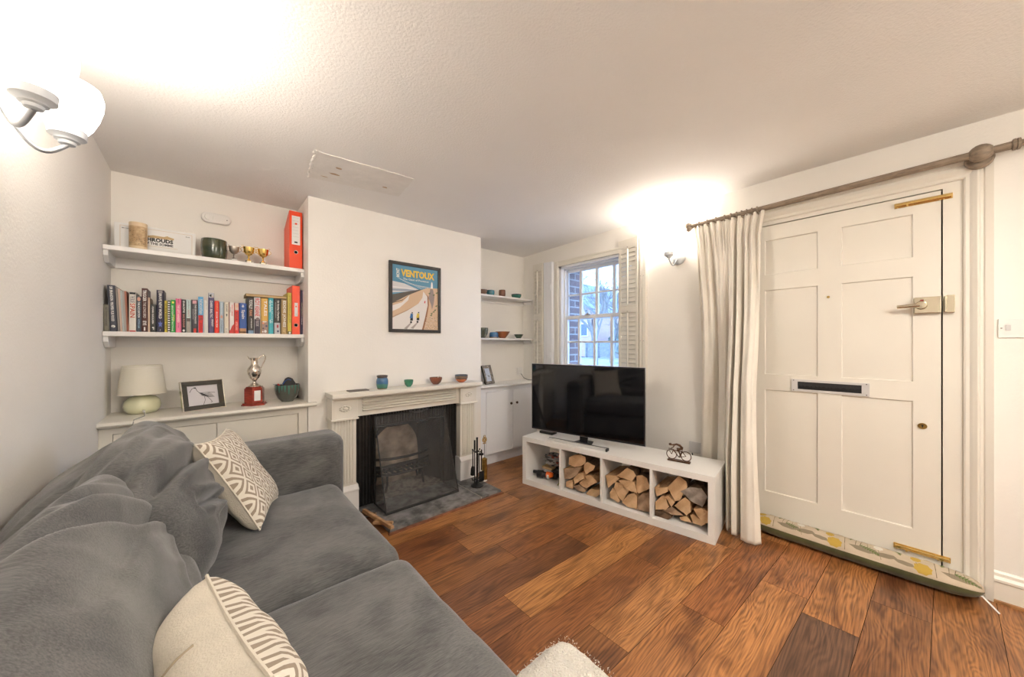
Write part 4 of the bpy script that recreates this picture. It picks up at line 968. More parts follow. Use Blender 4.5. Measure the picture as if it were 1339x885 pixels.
for i in range(90):
    u, v = random.uniform(.70, .99), random.uniform(.01, .20)
    pp((.16, .12, .09) if i % 2 else (.72, .66, .60), [(u, v), (u+.016, v+.004), (u+.010, v+.012)], .0015)
for (u, v) in ((.85, .27), (.9, .3), (.93, .33), (.96, .4), (.84, .24), (.8, .6), (.9, .58), (.97, .62)): pp((.12, .17, .07), [(u-.03, v), (u, v+.012), (u+.03, v+.02), (u+.01, v-.012)], .0016)
for (u, v, c) in ((.40, .17, (.05, .16, .36)), (.54, .18, (.70, .50, .06))):
    pp(K_, disc(u-.01, v-.055, .022, .018), .0017); pp(K_, [(u-.03, v-.03), (u+.03, v-.03), (u+.03, v+.045), (u-.02, v+.045)], .0018)
    pp(c, [(u-.04, v+.01), (u+.02, v+.01), (u+.035, v+.075), (u-.015, v+.085)], .0019); pp(K_, disc(u+.015, v+.095, .015, .012), .0020)
    pp((.38, .33, .30), [(u-.03, v-.07), (u-.16, v-.16), (u-.10, v-.17), (u, v-.07)], .0015)
pp((.66, .04, .04), [(.68, .44), (.70, .43), (.71, .47), (.69, .475)], .0018)
k = bmat((.80, .52, .06), .5); mats_p.append(k)
text_mesh(mb, 'VENTOUX', (og[0]+.545*W0, og[1], og[2]+.885*H0), (1, 0, 0), (0, 0, 1), .74*W0, .115*H0, len(mats_p)-1, .045, .0022)
k = bmat((.82, .79, .72), .5); mats_p.append(k)
text_mesh(mb, 'MONT', (og[0]+.115*W0, og[1], og[2]+.875*H0), (0, 0, 1), (-1, 0, 0), .135*H0, .07*W0, len(mats_p)-1, .03, .0022)
text_mesh(mb, 'The Giant of Provence', (og[0]+.50*W0, og[1], og[2]+.792*H0), (1, 0, 0), (0, 0, 1), .56*W0, .032*H0, len(mats_p)-1, .01, .0022)
mb.build('print', mats_p, parent=ps)
# ------------------------------------------------------------ hearth
hs = thing('hearth_slab', 'dark grey slate hearth stone in front of the fireplace', 'hearth', (1.37, 2.45, 0))
MB().box(.915, 2.225, 0, 1.655, 2.745, .028).box(.70, 2.55, 0, .915, 2.745, .0279).build('stone', 'slate', parent=hs, bevel=.004)
MB().box(1.665, 2.225, 0, 1.862, 2.718, .028).build('stone', 'slate', parent=hs, bevel=.004)
MB().box(1.655, 2.228, 0, 1.665, 2.718, .025).build('mortar_joint', 'mortar', parent=hs)
MB().box(.905, 2.205, 0, 1.872, 2.2245, .012).box(1.8625, 2.2245, 0, 1.872, 2.715, .012).build('wooden_edging', mm('edge_wood', (.22, .085, .042), .4, noise_scale=20, noise_amt=.2), parent=hs)

# ------------------------------------------------------------ fireplace surround
fs_ = thing('fireplace_surround', 'cream painted wooden fireplace surround with fluted legs and a reeded frieze', 'fireplace', (1.28, 2.7, 0))
MB().box(.655, 2.548, .868, 1.918, YC-.001, .898).box(.668, 2.575, .855, 1.905, YC-.001, .868).build('mantel_shelf', 'cream_trim', parent=fs_, bevel=.003)
for (a, b) in ((.672, .832), (1.722, 1.882)):
    xc = (a+b)/2
    MB().box(a, 2.625, .225 if xc > 1 else 0.0285, b, YC-.001, .712).build('leg', 'cream_trim', parent=fs_, bevel=.001)
    mb = MB()
    for i in range(7):
        x = a+.022+i*(b-a-.044)/6
        mb.prism([(x-.0068, 2.6255), (x-.0048, 2.6175), (x, 2.6145), (x+.0048, 2.6175), (x+.0068, 2.6255)], .25, .700, 'z')
    mb.build('fluting', 'cream_trim', parent=fs_, smooth=True, angle=60)
    z0p = .0285
    MB().box(a-.012, 2.603, z0p, b+.012, 2.70, .180).prism([(2.603, .180), (2.603, .190), (2.597, .195), (2.597, .205), (2.610, .218), (2.620, .232), (2.70, .232), (2.70, .180)], a-.012, b+.012, 'x').build('plinth_block', 'white_trim', parent=fs_, bevel=.001)
    bl = MB().box(a-.006, 2.610, .716, b+.006, YC-.001, .855).box(a-.012, 2.600, .704, b+.012, YC-.001, .717).build('corner_block', 'cream_trim', parent=fs_, bevel=.002)
    mb = MB(); zc = .787
    mb.box(a+.008, 2.6075, .732, b-.008, 2.6105, .842)
    for i in range(7):
        g = -pi/2+ (i-3)*.42
    for i in range(11):
        g = 2*pi*i/11
        mb.ball((xc+.030*cos(g), 2.604, zc+.017*sin(g)), .0105, 8, 0, (1.0, .6, .55))
    mb.ball((xc, 2.603, zc), .015, 12, 0, (1.1, .6, .7))
    mb.build('carved_patera', 'cream_trim', parent=bl, smooth=True, angle=50)
mb = MB().box(.839, 2.640, .716, 1.715, YC-.001, .856)
zz = .750
prf = [(2.6405, .735)]
for i in range(5):
    z0 = .748+i*.0205; mb.prism([(2.6405, z0), (2.624, z0+.003), (2.619, z0+.009), (2.624, z0+.0145), (2.6405, z0+.0165)], .880, 1.675, 'x')
mb.build('frieze', 'cream_trim', parent=fs_, smooth=True, angle=35)

# ------------------------------------------------------------ cast-iron insert
ins_ = thing('cast_iron_insert', 'black reeded cast-iron fireplace insert with an ornament over the opening', 'fireplace insert', (1.28, 2.7, .03))
mb = MB().box(.833, 2.690, .0285, .985, YC-.001, .713).box(1.585, 2.690, .0285, 1.721, YC-.001, .713).box(.985, 2.690, .60, 1.585, YC-.001, .713)
for (a, b, z0) in ((.838, .98, .04), (1.59, 1.716, .04), (.985, 1.585, .62)):
    n = int((b-a)/.022)
    for i in range(n):
        x = a+(i+.5)*(b-a)/n; mb.prism([(x-.008, 2.6905), (x-.004, 2.685), (x+.004, 2.685), (x+.008, 2.6905)], z0, .705, 'z')
mb.build('iron_panel', 'black_iron_polish', parent=ins_)
mb = MB().box(.978, 2.672, .0285, .992, 2.690, .612).box(1.578, 2.672, .0285, 1.592, 2.690, .612).box(.992, 2.672, .598, 1.578, 2.690, .612)
mb.build('opening_rim', 'black_iron', parent=ins_, bevel=.003)
mb = MB()
for sx in (-1, 1):
    for (cx, cz, r) in ((.022, .0, .013), (.052, .003, .011), (.075, -.003, .006)):
        mb.tube([(1.335+sx*(cx+r*cos(g)), 2.650, .700+cz+r*sin(g)) for g in [2*pi*i/14 for i in range(14)]], .0033, 8, closed=True)
mb.ball((1.335, 2.648, .712), .013, 12, 0, (1, .5, 1)); mb.ball((1.335, 2.650, .688), .009, 10, 0, (1, .5, 1.2))
mb.tube([(1.255, 2.655, .698), (1.30, 2.650, .685), (1.335, 2.648, .680), (1.37, 2.650, .685), (1.415, 2.655, .698)], .0035, 8)
mb.build('ornament', mm('ornament_iron', (.10, .10, .10), .35, metal=.7), parent=ins_, smooth=True)

# grate
gr = thing('fire_grate', 'black bow-fronted iron fire basket inside the fireplace behind the screen', 'grate', (1.28, 2.80, .03))
def bow(z, k=0.0): return [(1.285+.235*sin((i/12-.5)*2.2)/sin(1.1), 2.845-.135*cos((i/12-.5)*2.2)+.06, z+k*abs(i/6-1)) for i in range(13)]
mb = MB()
for z, r in ((.300, .011), (.240, .008), (.208, .008), (.172, .012)): mb.tube(bow(z), r, 8)
mb.build('bow_bars', 'black_iron', parent=gr, smooth=True)
mb = MB()
B = bow(0)
for i in range(12):
    p, q = Vector(B[i]), Vector(B[i+1]); mb.tube([(p.x, p.y, .208), (q.x, q.y, .240)], .006, 6); mb.tube([(p.x, p.y, .240), (q.x, q.y, .208)], .006, 6)
mb.build('lattice', 'black_iron', parent=gr)
mb = MB()
for i in range(9):
    x = 1.10+i*.046; mb.box(x-.006, 2.80, .160, x+.006, 2.99, .175)
mb.box(1.07, 2.96, .155, 1.50, 2.975, .19); mb.build('grate_floor', 'black_iron', parent=gr)
for x, y in ((1.13, 2.80), (1.44, 2.80), (1.10, 2.97), (1.47, 2.97)): MB().tube([(x, y, .17), (x, y, .09), (x+(.012 if x > 1.28 else -.012), y, .0305)], .009, 8).build('leg', 'black_iron', parent=gr)
# ash heap
mb = MB(); mb.grid(lambda u, v: (1.06+u*.45, 2.80+v*.17, .031+.035*sin(pi*u)*sin(pi*v)*(1+.5*noise.noise(Vector((u*9, v*9, 0))))), 24, 12)
tag(mb.build('ash_heap', 'ash', origin=(1.28, 2.88, .03), smooth=True), 'heap of pale ash under the fire basket', 'ash', kind='stuff')

# sloping mesh fire screen
sc_ = thing('fire_screen', 'sloping black wire mesh fire screen standing in front of the fireplace opening', 'fire screen', (1.28, 2.5, .03))
sx0, sx1, yT, zT, yB, zB = .975, 1.575, 2.655, .690, 2.432, .038
T0, T1, B0, B1, K0, K1 = (sx0, yT, zT), (sx1, yT, zT), (sx0-.0, yB, zB), (sx1-.0, yB, zB), (sx0, yT, zB), (sx1, yT, zB)
mb = MB(); r = .005
for a, b in ((T0, T1), (B0, B1), (T0, B0), (T1, B1), (B0, K0), (B1, K1), (T0, K0), (T1, K1)): mb.tube([a, b], r if (a, b) != (B0, B1) else .008, 8)
for p in (T0, T1, B0, B1, K0, K1): mb.ball(p, .0062, 8)
mb.box(sx0-.004, yB-.006, .0285, sx1+.004, yB+.006, .040).build('wire_frame', 'matt_black', parent=sc_)
def quad(a, b, c, d): return MB().add([a, b, c, d], [(0, 1, 2, 3)])
quad(B0, B1, T1, T0).build('mesh_panel', 'wire_gauze', parent=sc_)
MB().add([B0, K0, T0], [(0, 1, 2)]).build('side_mesh', 'wire_gauze', parent=sc_)
MB().add([B1, K1, T1], [(0, 2, 1)]).build('side_mesh', 'wire_gauze', parent=sc_)

# fireside tool stand
tx, ty = 1.757, 2.42
tl = thing('fireside_tools', 'black iron fireside tool stand holding brush, shovel and poker on the right of the hearth', 'fire tools', (tx, ty, .0285))
MB().lathe([(.052, 0), (.054, .006), (.050, .014), (.040, .018), (.030, .026), (.012, .036), (.008, .05), (0, .05)], (tx, ty, .0285), 28).build('base', 'black_iron', parent=tl, smooth=True)
MB().tube([(tx, ty, .06), (tx, ty, .435)], .0075, 12).ball((tx, ty, .437), .009, 12).build('pole', 'black_iron', parent=tl, smooth=True)
mb = MB()
for a in (0, 90, 180, 270):
    g = R(a+25); mb.tube([(tx, ty, .325), (tx+.025*cos(g), ty+.025*sin(g), .322), (tx+.044*cos(g), ty+.044*sin(g), .330)], .004, 8)
    mb.ball((tx+.044*cos(g), ty+.044*sin(g), .333), .006, 8)
mb.build('hook_arms', 'black_iron', parent=tl, smooth=True)
def hang(a, fn, nm, mt='black_iron', lab=None):
    g = R(a+25); x, y = tx+.042*cos(g), ty+.042*sin(g); m_ = MB(); fn(m_, x, y); return m_.build(nm, mt, parent=tl, smooth=True, label=lab)
hang(180, lambda m, x, y: m.tube([(x, y, .43), (x, y, .07)], .0045, 8).tube([(x, y, .43), (x, y, .35)], .0075, 10).tube([(x, y, .10), (x-.02, y, .095), (x-.028, y, .115)], .004, 8), 'poker')
hang(270, lambda m, x, y: m.tube([(x, y, .345), (x, y, .17)], .005, 8).box(x-.024, y-.004, .075, x+.024, y+.004, .16).lathe([(.019, 0), (.019, .012), (.012, .016)], (x, y, .30), 16), 'shovel')
hang(90, lambda m, x, y: m.tube([(x, y, .34), (x, y, .19)], .005, 8).lathe([(.010, .0), (.017, -.02), (.021, -.07), (.018, -.075), (0, -.075)], (x, y, .19), 18), 'brush')
hang(225, lambda m, x, y: m.tube([(x-.005, y, .32), (x-.008, y, .12)], .004, 8).tube([(x+.006, y, .32), (x+.01, y, .12)], .004, 8).tube([(x-.03, y, .108), (x, y, .112), (x+.028, y, .104)], .004, 8).tube([(x-.018, y, .085), (x, y, .09), (x+.018, y, .082)], .004, 8).ball((x-.03, y, .108), .006, 8).ball((x+.028, y, .104), .006, 8), 'tongs')
# brass brush standing beside
bx_, by_ = 1.92, 2.53
br_ = thing('brass_fire_brush', 'brass cased hearth brush with an ornamental handle standing right of the black tool stand', 'brush', (bx_, by_, .0))
MB().lathe([(.019, .012), (.0235, .014), (.0235, .19), (.0245, .192), (.0245, .198), (.012, .206), (.004, .212), (0, .213)], (bx_, by_, 0), 24).build('brass_case', 'old_brass', parent=br_, smooth=True, angle=40)
MB().lathe([(.025, 0.0005), (.022, .016), (0, .016)], (bx_, by_, 0), 24).build('bristles', 'curtain_cloth', parent=br_)
MB().tube([(bx_, by_, .21), (bx_, by_, .34)], .0035, 8).build('shaft', 'steel', parent=br_)
mb = MB().tube([(bx_+.020*cos(g), by_, .372+.022*sin(g)) for g in [2*pi*i/20 for i in range(20)]], .0048, 8, closed=True)
mb.tube([(bx_+.008*cos(g), by_, .372+.009*sin(g)) for g in [2*pi*i/12 for i in range(12)]], .004, 8, closed=True)
for g in range(4): mb.tube([(bx_+.008*cos(g*pi/2), by_, .372+.009*sin(g*pi/2)), (bx_+.018*cos(g*pi/2), by_, .372+.02*sin(g*pi/2))], .003, 6)
mb.tube([(bx_+.010*cos(g), by_, .404+.008*sin(g)) for g in [2*pi*i/12 for i in range(12)]], .0025, 6, closed=True)
mb.box(bx_-.017, by_-.003, .336, bx_+.017, by_+.003, .343); mb.build('handle', 'old_brass', parent=br_, smooth=True)

# kindling at the sofa corner of the hearth
def stick(label, p0, p1, w, h, mt=('log_side', 'log_end')):
    a, b = Vector(p0), Vector(p1); d = (b-a); L = d.length; d.normalize(); u = d.cross(Vector((0, 0, 1))).normalized(); v = u.cross(d)
    X = Matrix(((u.x, d.x, v.x, a.x), (u.y, d.y, v.y, a.y), (u.z, d.z, v.z, a.z), (0, 0, 0, 1)))
    mb = MB(X).prism([(-w/2, -h/2), (w/2, -h*.4), (w*.45, h*.5), (-w*.3, h*.35)], 0, L, 'y', 0, 1)
    return tag(mb.build('kindling_stick', list(mt), origin=tuple((a+b)/2), bevel=.002), label, 'firewood', 'kindling sticks on the hearth')
stick('pale split kindling stick lying on top, slanting down off the hearth corner by the sofa', (.845, 2.50, .083), (.930, 2.215, .045), .030, .026)
stick('thin kindling stick lying flat under the slanting one, on the hearth corner by the sofa', (.86, 2.36, .0465), (.955, 2.27, .0465), .030, .022)
stick('short kindling stick lying behind the slanting one, nearest the black insert', (.80, 2.60, .0425), (.915, 2.47, .0425), .035, .024, ('bark', 'log_end_dark'))

# ------------------------------------------------------------ mantelpiece things
z = .8985
def pot2(name, label, cat, c, prof, mt, group=None, sc=1.0): return pot(name, label, cat, c, [(r*sc, h*sc) for r, h in prof], mt, group=group)
tag(MB().box(.785, 2.620, z, .925, 2.695, z+.004).box(.787, 2.622, z+.004, .923, 2.693, z+.007).build('slate_coaster', 'mantel_coaster', origin=(.85, 2.65, z)), 'thin brown rectangular tile lying flat at the left end of the mantel shelf', 'tile')
pot2('vase', 'small blue and green glazed vase with a dark rim, on the mantel shelf', 'vase', (1.030, 2.648, z), [(.034, 0), (.037, .004), (.043, .035), (.044, .060), (.040, .078), (.036, .084), (.040, .094), (.041, .104), (.036, .105), (.033, .088), (.036, .05), (0, .012)],
     None or (lambda: (M.setdefault('vase_glaze', None), 'x'))()[1] if False else 'blue_vase_glaze') if False else None
def banded(name, stops, rough=.18, nz=.008, zlo=0.0, zhi=.1):
    """glaze colour by height (dipped glazes), wavy boundaries"""
    m = bpy.data.materials.new(name); m.use_nodes = True; t = m.node_tree; b = t.nodes['Principled BSDF']
    tc = _n(t, 'ShaderNodeTexCoord'); sp = _n(t, 'ShaderNodeSeparateXYZ'); t.links.new(tc.outputs['Object'], sp.inputs[0])
    nn = _n(t, 'ShaderNodeTexNoise'); nn.inputs['Scale'].default_value = 28; t.links.new(tc.outputs['Object'], nn.inputs[0])
    a = _n(t, 'ShaderNodeMath'); a.operation = 'MULTIPLY_ADD'; a.inputs[1].default_value = nz*2; t.links.new(nn.outputs['Fac'], a.inputs[0]); t.links.new(sp.outputs[2], a.inputs[2])
    mr = _n(t, 'ShaderNodeMapRange'); mr.inputs[1].default_value = zlo+nz; mr.inputs[2].default_value = zhi+nz; t.links.new(a.outputs[0], mr.inputs[0])
    rp = _n(t, 'ShaderNodeValToRGB'); rp.color_ramp.interpolation = 'EASE'
    e = rp.color_ramp.elements; e[0].position = stops[0][0]; e[0].color = (*stops[0][1], 1); e[1].position = stops[-1][0]; e[1].color = (*stops[-1][1], 1)
    for p, c in stops[1:-1]: q = e.new(p); q.color = (*c, 1)
    t.links.new(mr.outputs[0], rp.inputs[0]); t.links.new(rp.outputs[0], b.inputs['Base Color']); b.inputs['Roughness'].default_value = rough; b.inputs['Coat Weight'].default_value = .5
    M[name] = m; return name
pot2('vase', 'small blue and green glazed vase with a dark rim, on the mantel shelf', 'vase', (1.030, 2.648, z), [(.034, 0), (.037, .004), (.043, .035), (.044, .060), (.040, .078), (.036, .084), (.040, .094), (.041, .104), (.036, .105), (.033, .088), (.036, .05), (0, .012)],
     banded('blue_vase_glaze', [(.02, (.20, .12, .06)), (.10, (.05, .17, .12)), (.34, (.06, .20, .17)), (.42, (.04, .13, .26)), (.78, (.06, .16, .30)), (.86, (.09, .07, .06))], zhi=.105))
pot2('small_bowl', 'little plain green cup-shaped bowl on the mantel shelf', 'bowl', (1.245, 2.648, z), [(.016, 0), (.018, .004), (.031, .020), (.036, .045), (.036, .056), (.034, .056), (.032, .04), (.022, .014), (0, .008)],
     glaze('jade_glaze', (.025, .17, .09), (.06, .25, .15)))
pot2('small_bowl', 'red-brown wide bowl with a spoon on the mantel shelf, third vessel from the left', 'bowl', (1.490, 2.648, z), [(.022, 0), (.026, .003), (.044, .022), (.053, .045), (.053, .060), (.050, .060), (.049, .04), (.03, .014), (0, .010)],
     glaze('rust_glaze', (.26, .075, .035), (.14, .06, .04)))
tag(MB().tube([(1.475, 2.65, z+.025), (1.522, 2.645, z+.068), (1.528, 2.645, z+.066)], .0022, 8).build('spoon', 'pewter', origin=(1.49, 2.65, z+.03)), 'thin metal spoon resting in the red-brown bowl on the mantel shelf', 'spoon')
pot2('small_bowl', 'orange bowl with a dark tortoiseshell rim at the right end of the mantel shelf', 'bowl', (1.748, 2.648, z), [(.024, 0), (.028, .003), (.048, .018), (.058, .042), (.059, .066), (.056, .067), (.054, .042), (.032, .014), (0, .010)],
     banded('tortoise_glaze', [(.0, (.55, .13, .035)), (.40, (.60, .15, .04)), (.47, (.10, .06, .04)), (.80, (.22, .15, .10)), (.9, (.05, .07, .10))], zhi=.068))

# ------------------------------------------------------------ right alcove
rc = thing('alcove_cupboard', 'white built-in cupboard with two doors below the counter in the right alcove, behind the television', 'cupboard', (2.45, 2.9, 0))
MB().box(CX1+.001, 2.812, .125, XR-.001, YRb-.005, .792).box(CX1+.024, 2.845, 0, XR-.001, YRb-.005, .125).box(CX1+.001, 2.792, .755, XR-.001, 2.812, .792).box(CX1+.001, 2.792, .118, CX1+.105, 2.812, .755).box(XR-.040, 2.792, .118, XR-.001, 2.812, .755).build('carcass', 'cool_trim', parent=rc)
for a, b, kx in ((CX1+.108, 2.500, 2.462), (2.503, XR-.043, 2.545)):
    dd = MB().box(a, 2.790, .120, b, 2.811, .752).build('door', 'cool_trim', parent=rc, bevel=.0015)
    MB().lathe([(.004, -.0005), (.005, -.010), (.013, -.016), (.014, -.022), (.010, -.028), (0, -.030)], (kx, 2.790, .612), 18, 0, 'y').build('knob', mm('dark_knob', (.06, .035, .02), .3, metal=.3), parent=dd, smooth=True)
ctr = MB().box(CX1+.001, 2.765, .797, XR-.001, YRb-.001, .824).prism([(2.765, .824), (2.755, .818), (2.753, .810), (2.757, .802), (2.765, .797)], CX1-.02+.021, XR-.001, 'x')
tag(ctr.build('alcove_counter', 'white_trim', origin=(2.45, 2.9, .8), smooth=True, angle=30), 'white counter board in the right alcove, carrying the small silver photo frame', 'counter')
RT, RB_ = 1.755, 1.305
def rshelf(label, zt, tri):
    t = thing('wall_shelf', label, 'shelf', (2.45, 2.92, zt-.05))
    MB().box(CX1+.001, 2.842, zt-.018, XR-.001, YRb-.001, zt).build('board', 'white_trim', parent=t, bevel=.002)
    MB().box(CX1+.001, YRb-.018, zt-.018-.045, XR-.001, YRb-.001, zt-.018).box(XR-.018, 2.87, zt-.055, XR-.001, YRb-.018, zt-.018).build('cleat', 'white_trim', parent=t)
rshelf('upper white shelf in the right alcove beside the window', RT, 0)
rshelf('lower white shelf in the right alcove beside the window', RB_, 0)
z = RT+.0004
bp0 = [(.022, 0), (.026, .003), (.042, .014), (.050, .036), (.050, .050), (.047, .050), (.045, .034), (.03, .012), (0, .008)]
mug = [(.032, 0), (.035, .004), (.038, .03), (.037, .062), (.034, .074), (.031, .074), (.033, .05), (.03, .01), (0, .008)]
pot2('small_bowl', 'brown bowl half hidden at the left end of the upper right-alcove shelf', 'bowl', (2.175, 2.90, z), bp0, glaze('brown_glaze', (.16, .08, .05), (.25, .15, .10)))
pot2('small_bowl', 'teal blue straight-sided bowl on the upper right-alcove shelf', 'bowl', (2.275, 2.895, z), [(.036, 0), (.040, .004), (.044, .03), (.042, .052), (.038, .054), (.037, .03), (0, .010)], glaze('teal_glaze', (.02, .14, .19), (.05, .24, .27)))
pot2('beaker', 'rust brown beaker on the upper right-alcove shelf', 'beaker', (2.440, 2.90, z), mug, glaze('beaker_glaze', (.22, .08, .04), (.12, .055, .035)))
pot2('small_bowl', 'green glazed low bowl at the right of the upper right-alcove shelf', 'bowl', (2.650, 2.90, z), [(.034, 0), (.042, .004), (.054, .022), (.057, .046), (.053, .047), (.05, .025), (0, .010)], banded('green_low_glaze', [(.1, (.03, .15, .11)), (.7, (.05, .22, .16)), (.85, (.03, .05, .06))], zhi=.047))
z = RB_+.0004
pot2('bowl', 'dark grey-green deep bowl half hidden at the left of the lower right-alcove shelf', 'bowl', (2.170, 2.905, z), [(.03, 0), (.036, .004), (.058, .04), (.066, .085), (.064, .105), (.060, .105), (.058, .06), (0, .012)], glaze('olive_glaze', (.07, .085, .06), (.16, .16, .12)))
pot2('small_bowl', 'blue upturned pot with a tan rim on the lower right-alcove shelf', 'bowl', (2.325, 2.90, z), [(.045, 0), (.048, .004), (.049, .02), (.047, .048), (.040, .062), (.02, .066), (0, .066)], banded('blue_dip', [(.08, (.30, .22, .15)), (.22, (.04, .13, .30)), (.9, (.06, .19, .38))], zhi=.066))
pot2('bowl', 'orange-brown conical bowl on the lower right-alcove shelf', 'bowl', (2.455, 2.91, z), [(.030, 0), (.034, .004), (.060, .035), (.082, .072), (.078, .073), (.05, .03), (0, .012)], glaze('orange_glaze', (.36, .11, .035), (.26, .09, .045)))
pot2('small_bowl', 'small dark green flared bowl at the right of the lower right-alcove shelf', 'bowl', (2.685, 2.90, z), [(.024, 0), (.028, .004), (.042, .024), (.055, .046), (.051, .047), (.03, .018), (0, .010)], glaze('bottle_glaze', (.04, .07, .045), (.08, .11, .07)))
photo_frame('small mottled silver frame with a bird drawing on the right alcove counter', (2.255, 2.865, .8255), .150, .200, .030, R(16), R(17), ['frame_mottled', 'frame_dark', 'picture_blue'], lambda d, o, x, q: crane(d, o+q*.045, x, q, .62))
so = thing('wall_socket', 'white wall socket with a plug on the back of the right alcove above the counter', 'socket', (2.80, YRb, .92))
MB().box(2.765, YRb-.009, .880, 2.851, YRb-.0005, .966).build('plate', 'white_plastic', parent=so, bevel=.002)
MB().box(2.785, YRb-.034, .892, 2.83, YRb-.009, .93).build('plug', 'white_plastic', parent=so, bevel=.004)
MB().tube([(2.807, YRb-.03, .895), (2.812, YRb-.07, .85), (2.83, YRb-.12, .828), (2.85, 2.82, .828)], .003, 6).build('cable', 'black_plastic', parent=so)
so = thing('wall_socket', 'double wall socket low on the wall between the media unit and the curtain', 'socket', (XR, 1.05, .40))
MB().box(XR-.009, .975, .395, XR-.0005, 1.118, .478).build('plate', 'grey_plastic', parent=so, bevel=.002)
MB().box(XR-.012, 1.01, .455, XR-.009, 1.02, .465).build('switch', mm('pen_red', (.70, .03, .03), .35), parent=so)

# ------------------------------------------------------------ media unit (cube shelving laid on its side)
A0 = (2.135, 2.255); sd = (.148791, -.988869); nd = (.988869, .148791)
U = Matrix(((sd[0], nd[0], 0, A0[0]), (sd[1], nd[1], 0, A0[1]), (0, 0, 1, 0), (0, 0, 0, 1)))
UL, UD, UH = 1.505, .385, .420
mu = thing('media_unit', 'long low white cube shelving unit with four openings, under the television', 'shelving unit', (A0[0], A0[1], 0), math.atan2(sd[1], sd[0]))
MB(U).box(0, 0, UH-.040, UL, UD, UH).box(0, 0, 0, UL, UD, .048).build('top_and_bottom', 'white_laminate', parent=mu, bevel=.001)
MB(U).box(0, .0005, .048, .040, UD, UH-.04).build('side_panel', 'white_laminate', parent=mu, bevel=.001)
MB(U).box(UL-.040, .0005, .048, UL, UD, UH-.04).build('side_panel', 'white_laminate', parent=mu, bevel=.001)
DV = (.389, .751, 1.117)
for d in DV: MB(U).box(d-.008, .001, .048, d+.008, UD-.002, UH-.04).build('divider', 'white_laminate', parent=mu)
for s_ in (.02, UL-.02): MB(U).lathe([(0, UH-.06)], (0, 0, 0), 4) if False else None
MB(U).lathe([(.004, 0), (0, .0004)], (0, 0, 0), 8)
# logs
L2 = [[(0.412, 0.302), (0.466, 0.336), (0.536, 0.354), (0.579, 0.344), (0.579, 0.291), (0.536, 0.251), (0.466, 0.224), (0.412, 0.239)],
 [(0.362, 0.188), (0.501, 0.232), (0.54, 0.24), (0.493, 0.156), (0.43, 0.11), (0.371, 0.095)],
 [(0.557, 0.271), (0.587, 0.296), (0.661, 0.279), (0.645, 0.238), (0.574, 0.18), (0.553, 0.232)],
 [(0.466, 0.127), (0.519, 0.186), (0.562, 0.2), (0.574, 0.154), (0.475, 0.075)],
 [(0.579, 0.177), (0.637, 0.192), (0.694, 0.147), (0.62, 0.098), (0.595, 0.136)],
 [(0.51, 0.091), (0.57, 0.153), (0.624, 0.099), (0.587, 0.066), (0.536, 0.068)],
 [(0.389, 0.076), (0.457, 0.113), (0.457, 0.027), (0.389, 0.028)],
 [(0.457, 0.054), (0.519, 0.086), (0.587, 0.051), (0.57, 0.028), (0.501, 0.028)],
 [(0.579, 0.019), (0.62, 0.068), (0.709, 0.085), (0.713, 0.049), (0.669, 0.007), (0.587, -0.002)]]
L3 = [[(0.735, 0.22), (0.822, 0.241), (0.856, 0.227), (0.76, 0.119)],
 [(0.829, 0.243), (0.919, 0.335), (0.964, 0.32), (0.983, 0.284), (0.954, 0.233), (0.873, 0.238)],
 [(0.977, 0.279), (1.02, 0.296), (1.057, 0.28), (1.084, 0.208), (0.995, 0.141), (0.977, 0.167)],
 [(0.846, 0.212), (0.919, 0.23), (0.97, 0.234), (0.989, 0.145), (0.919, 0.151)],
 [(0.812, 0.183), (0.853, 0.191), (0.925, 0.146), (0.873, 0.036), (0.832, 0.075), (0.805, 0.133)],
 [(0.77, 0.084), (0.795, 0.13), (0.812, 0.122), (0.856, 0.037), (0.839, 0.019), (0.777, 0.04)],
 [(0.873, 0.036), (0.919, 0.113), (0.97, 0.143), (0.989, 0.12), (0.986, 0.016), (0.919, 0.018)],
 [(0.995, 0.116), (1.027, 0.156), (1.084, 0.178), (1.087, 0.021), (0.992, 0.018)],
 [(0.964, 0.357), (1.063, 0.374), (1.066, 0.307), (0.989, 0.288)]]
L4 = [[(1.11, 0.229), (1.135, 0.229), (1.2, 0.253), (1.204, 0.219), (1.124, 0.157)],
 [(1.197, 0.245), (1.276, 0.36), (1.327, 0.328), (1.334, 0.289), (1.283, 0.172), (1.253, 0.16)],
 [(1.286, 0.245), (1.352, 0.297), (1.425, 0.307), (1.463, 0.251), (1.431, 0.172), (1.358, 0.194)],
 [(1.114, 0.115), (1.163, 0.176), (1.187, 0.179), (1.214, 0.109), (1.19, 0.077), (1.114, 0.057)],
 [(1.187, 0.182), (1.207, 0.195), (1.253, 0.156), (1.23, 0.114)],
 [(1.247, 0.126), (1.315, 0.208), (1.352, 0.185), (1.358, 0.113), (1.327, 0.076)],
 [(1.166, 0.062), (1.23, 0.111), (1.308, 0.069), (1.23, 0.048)],
 [(1.11, 0.045), (1.156, 0.059), (1.23, 0.027), (1.207, 0.008), (1.11, 0.005)],
 [(1.279, 0.046), (1.327, 0.072), (1.362, 0.033), (1.289, 0.029)],
 [(1.352, 0.09), (1.371, 0.103), (1.452, 0.057), (1.425, 0.034), (1.371, 0.036)],
 [(1.374, 0.145), (1.425, 0.167), (1.466, 0.16), (1.468, 0.075), (1.431, 0.063)]]
N2 = ['big round log with a knot, topmost in the second opening from the left', 'wide half-moon log at the left of the second opening, under the round log', 'pale faced log with a rough top, upper right of the second opening',
      'small square-ended log in the middle of the second opening', 'wedge log against the right divider of the second opening, middle height', 'fan-shaped log below the middle of the second opening',
      'upright narrow log at the lower left of the second opening', 'dark low log at the bottom middle of the second opening', 'half-round log at the bottom right of the second opening']
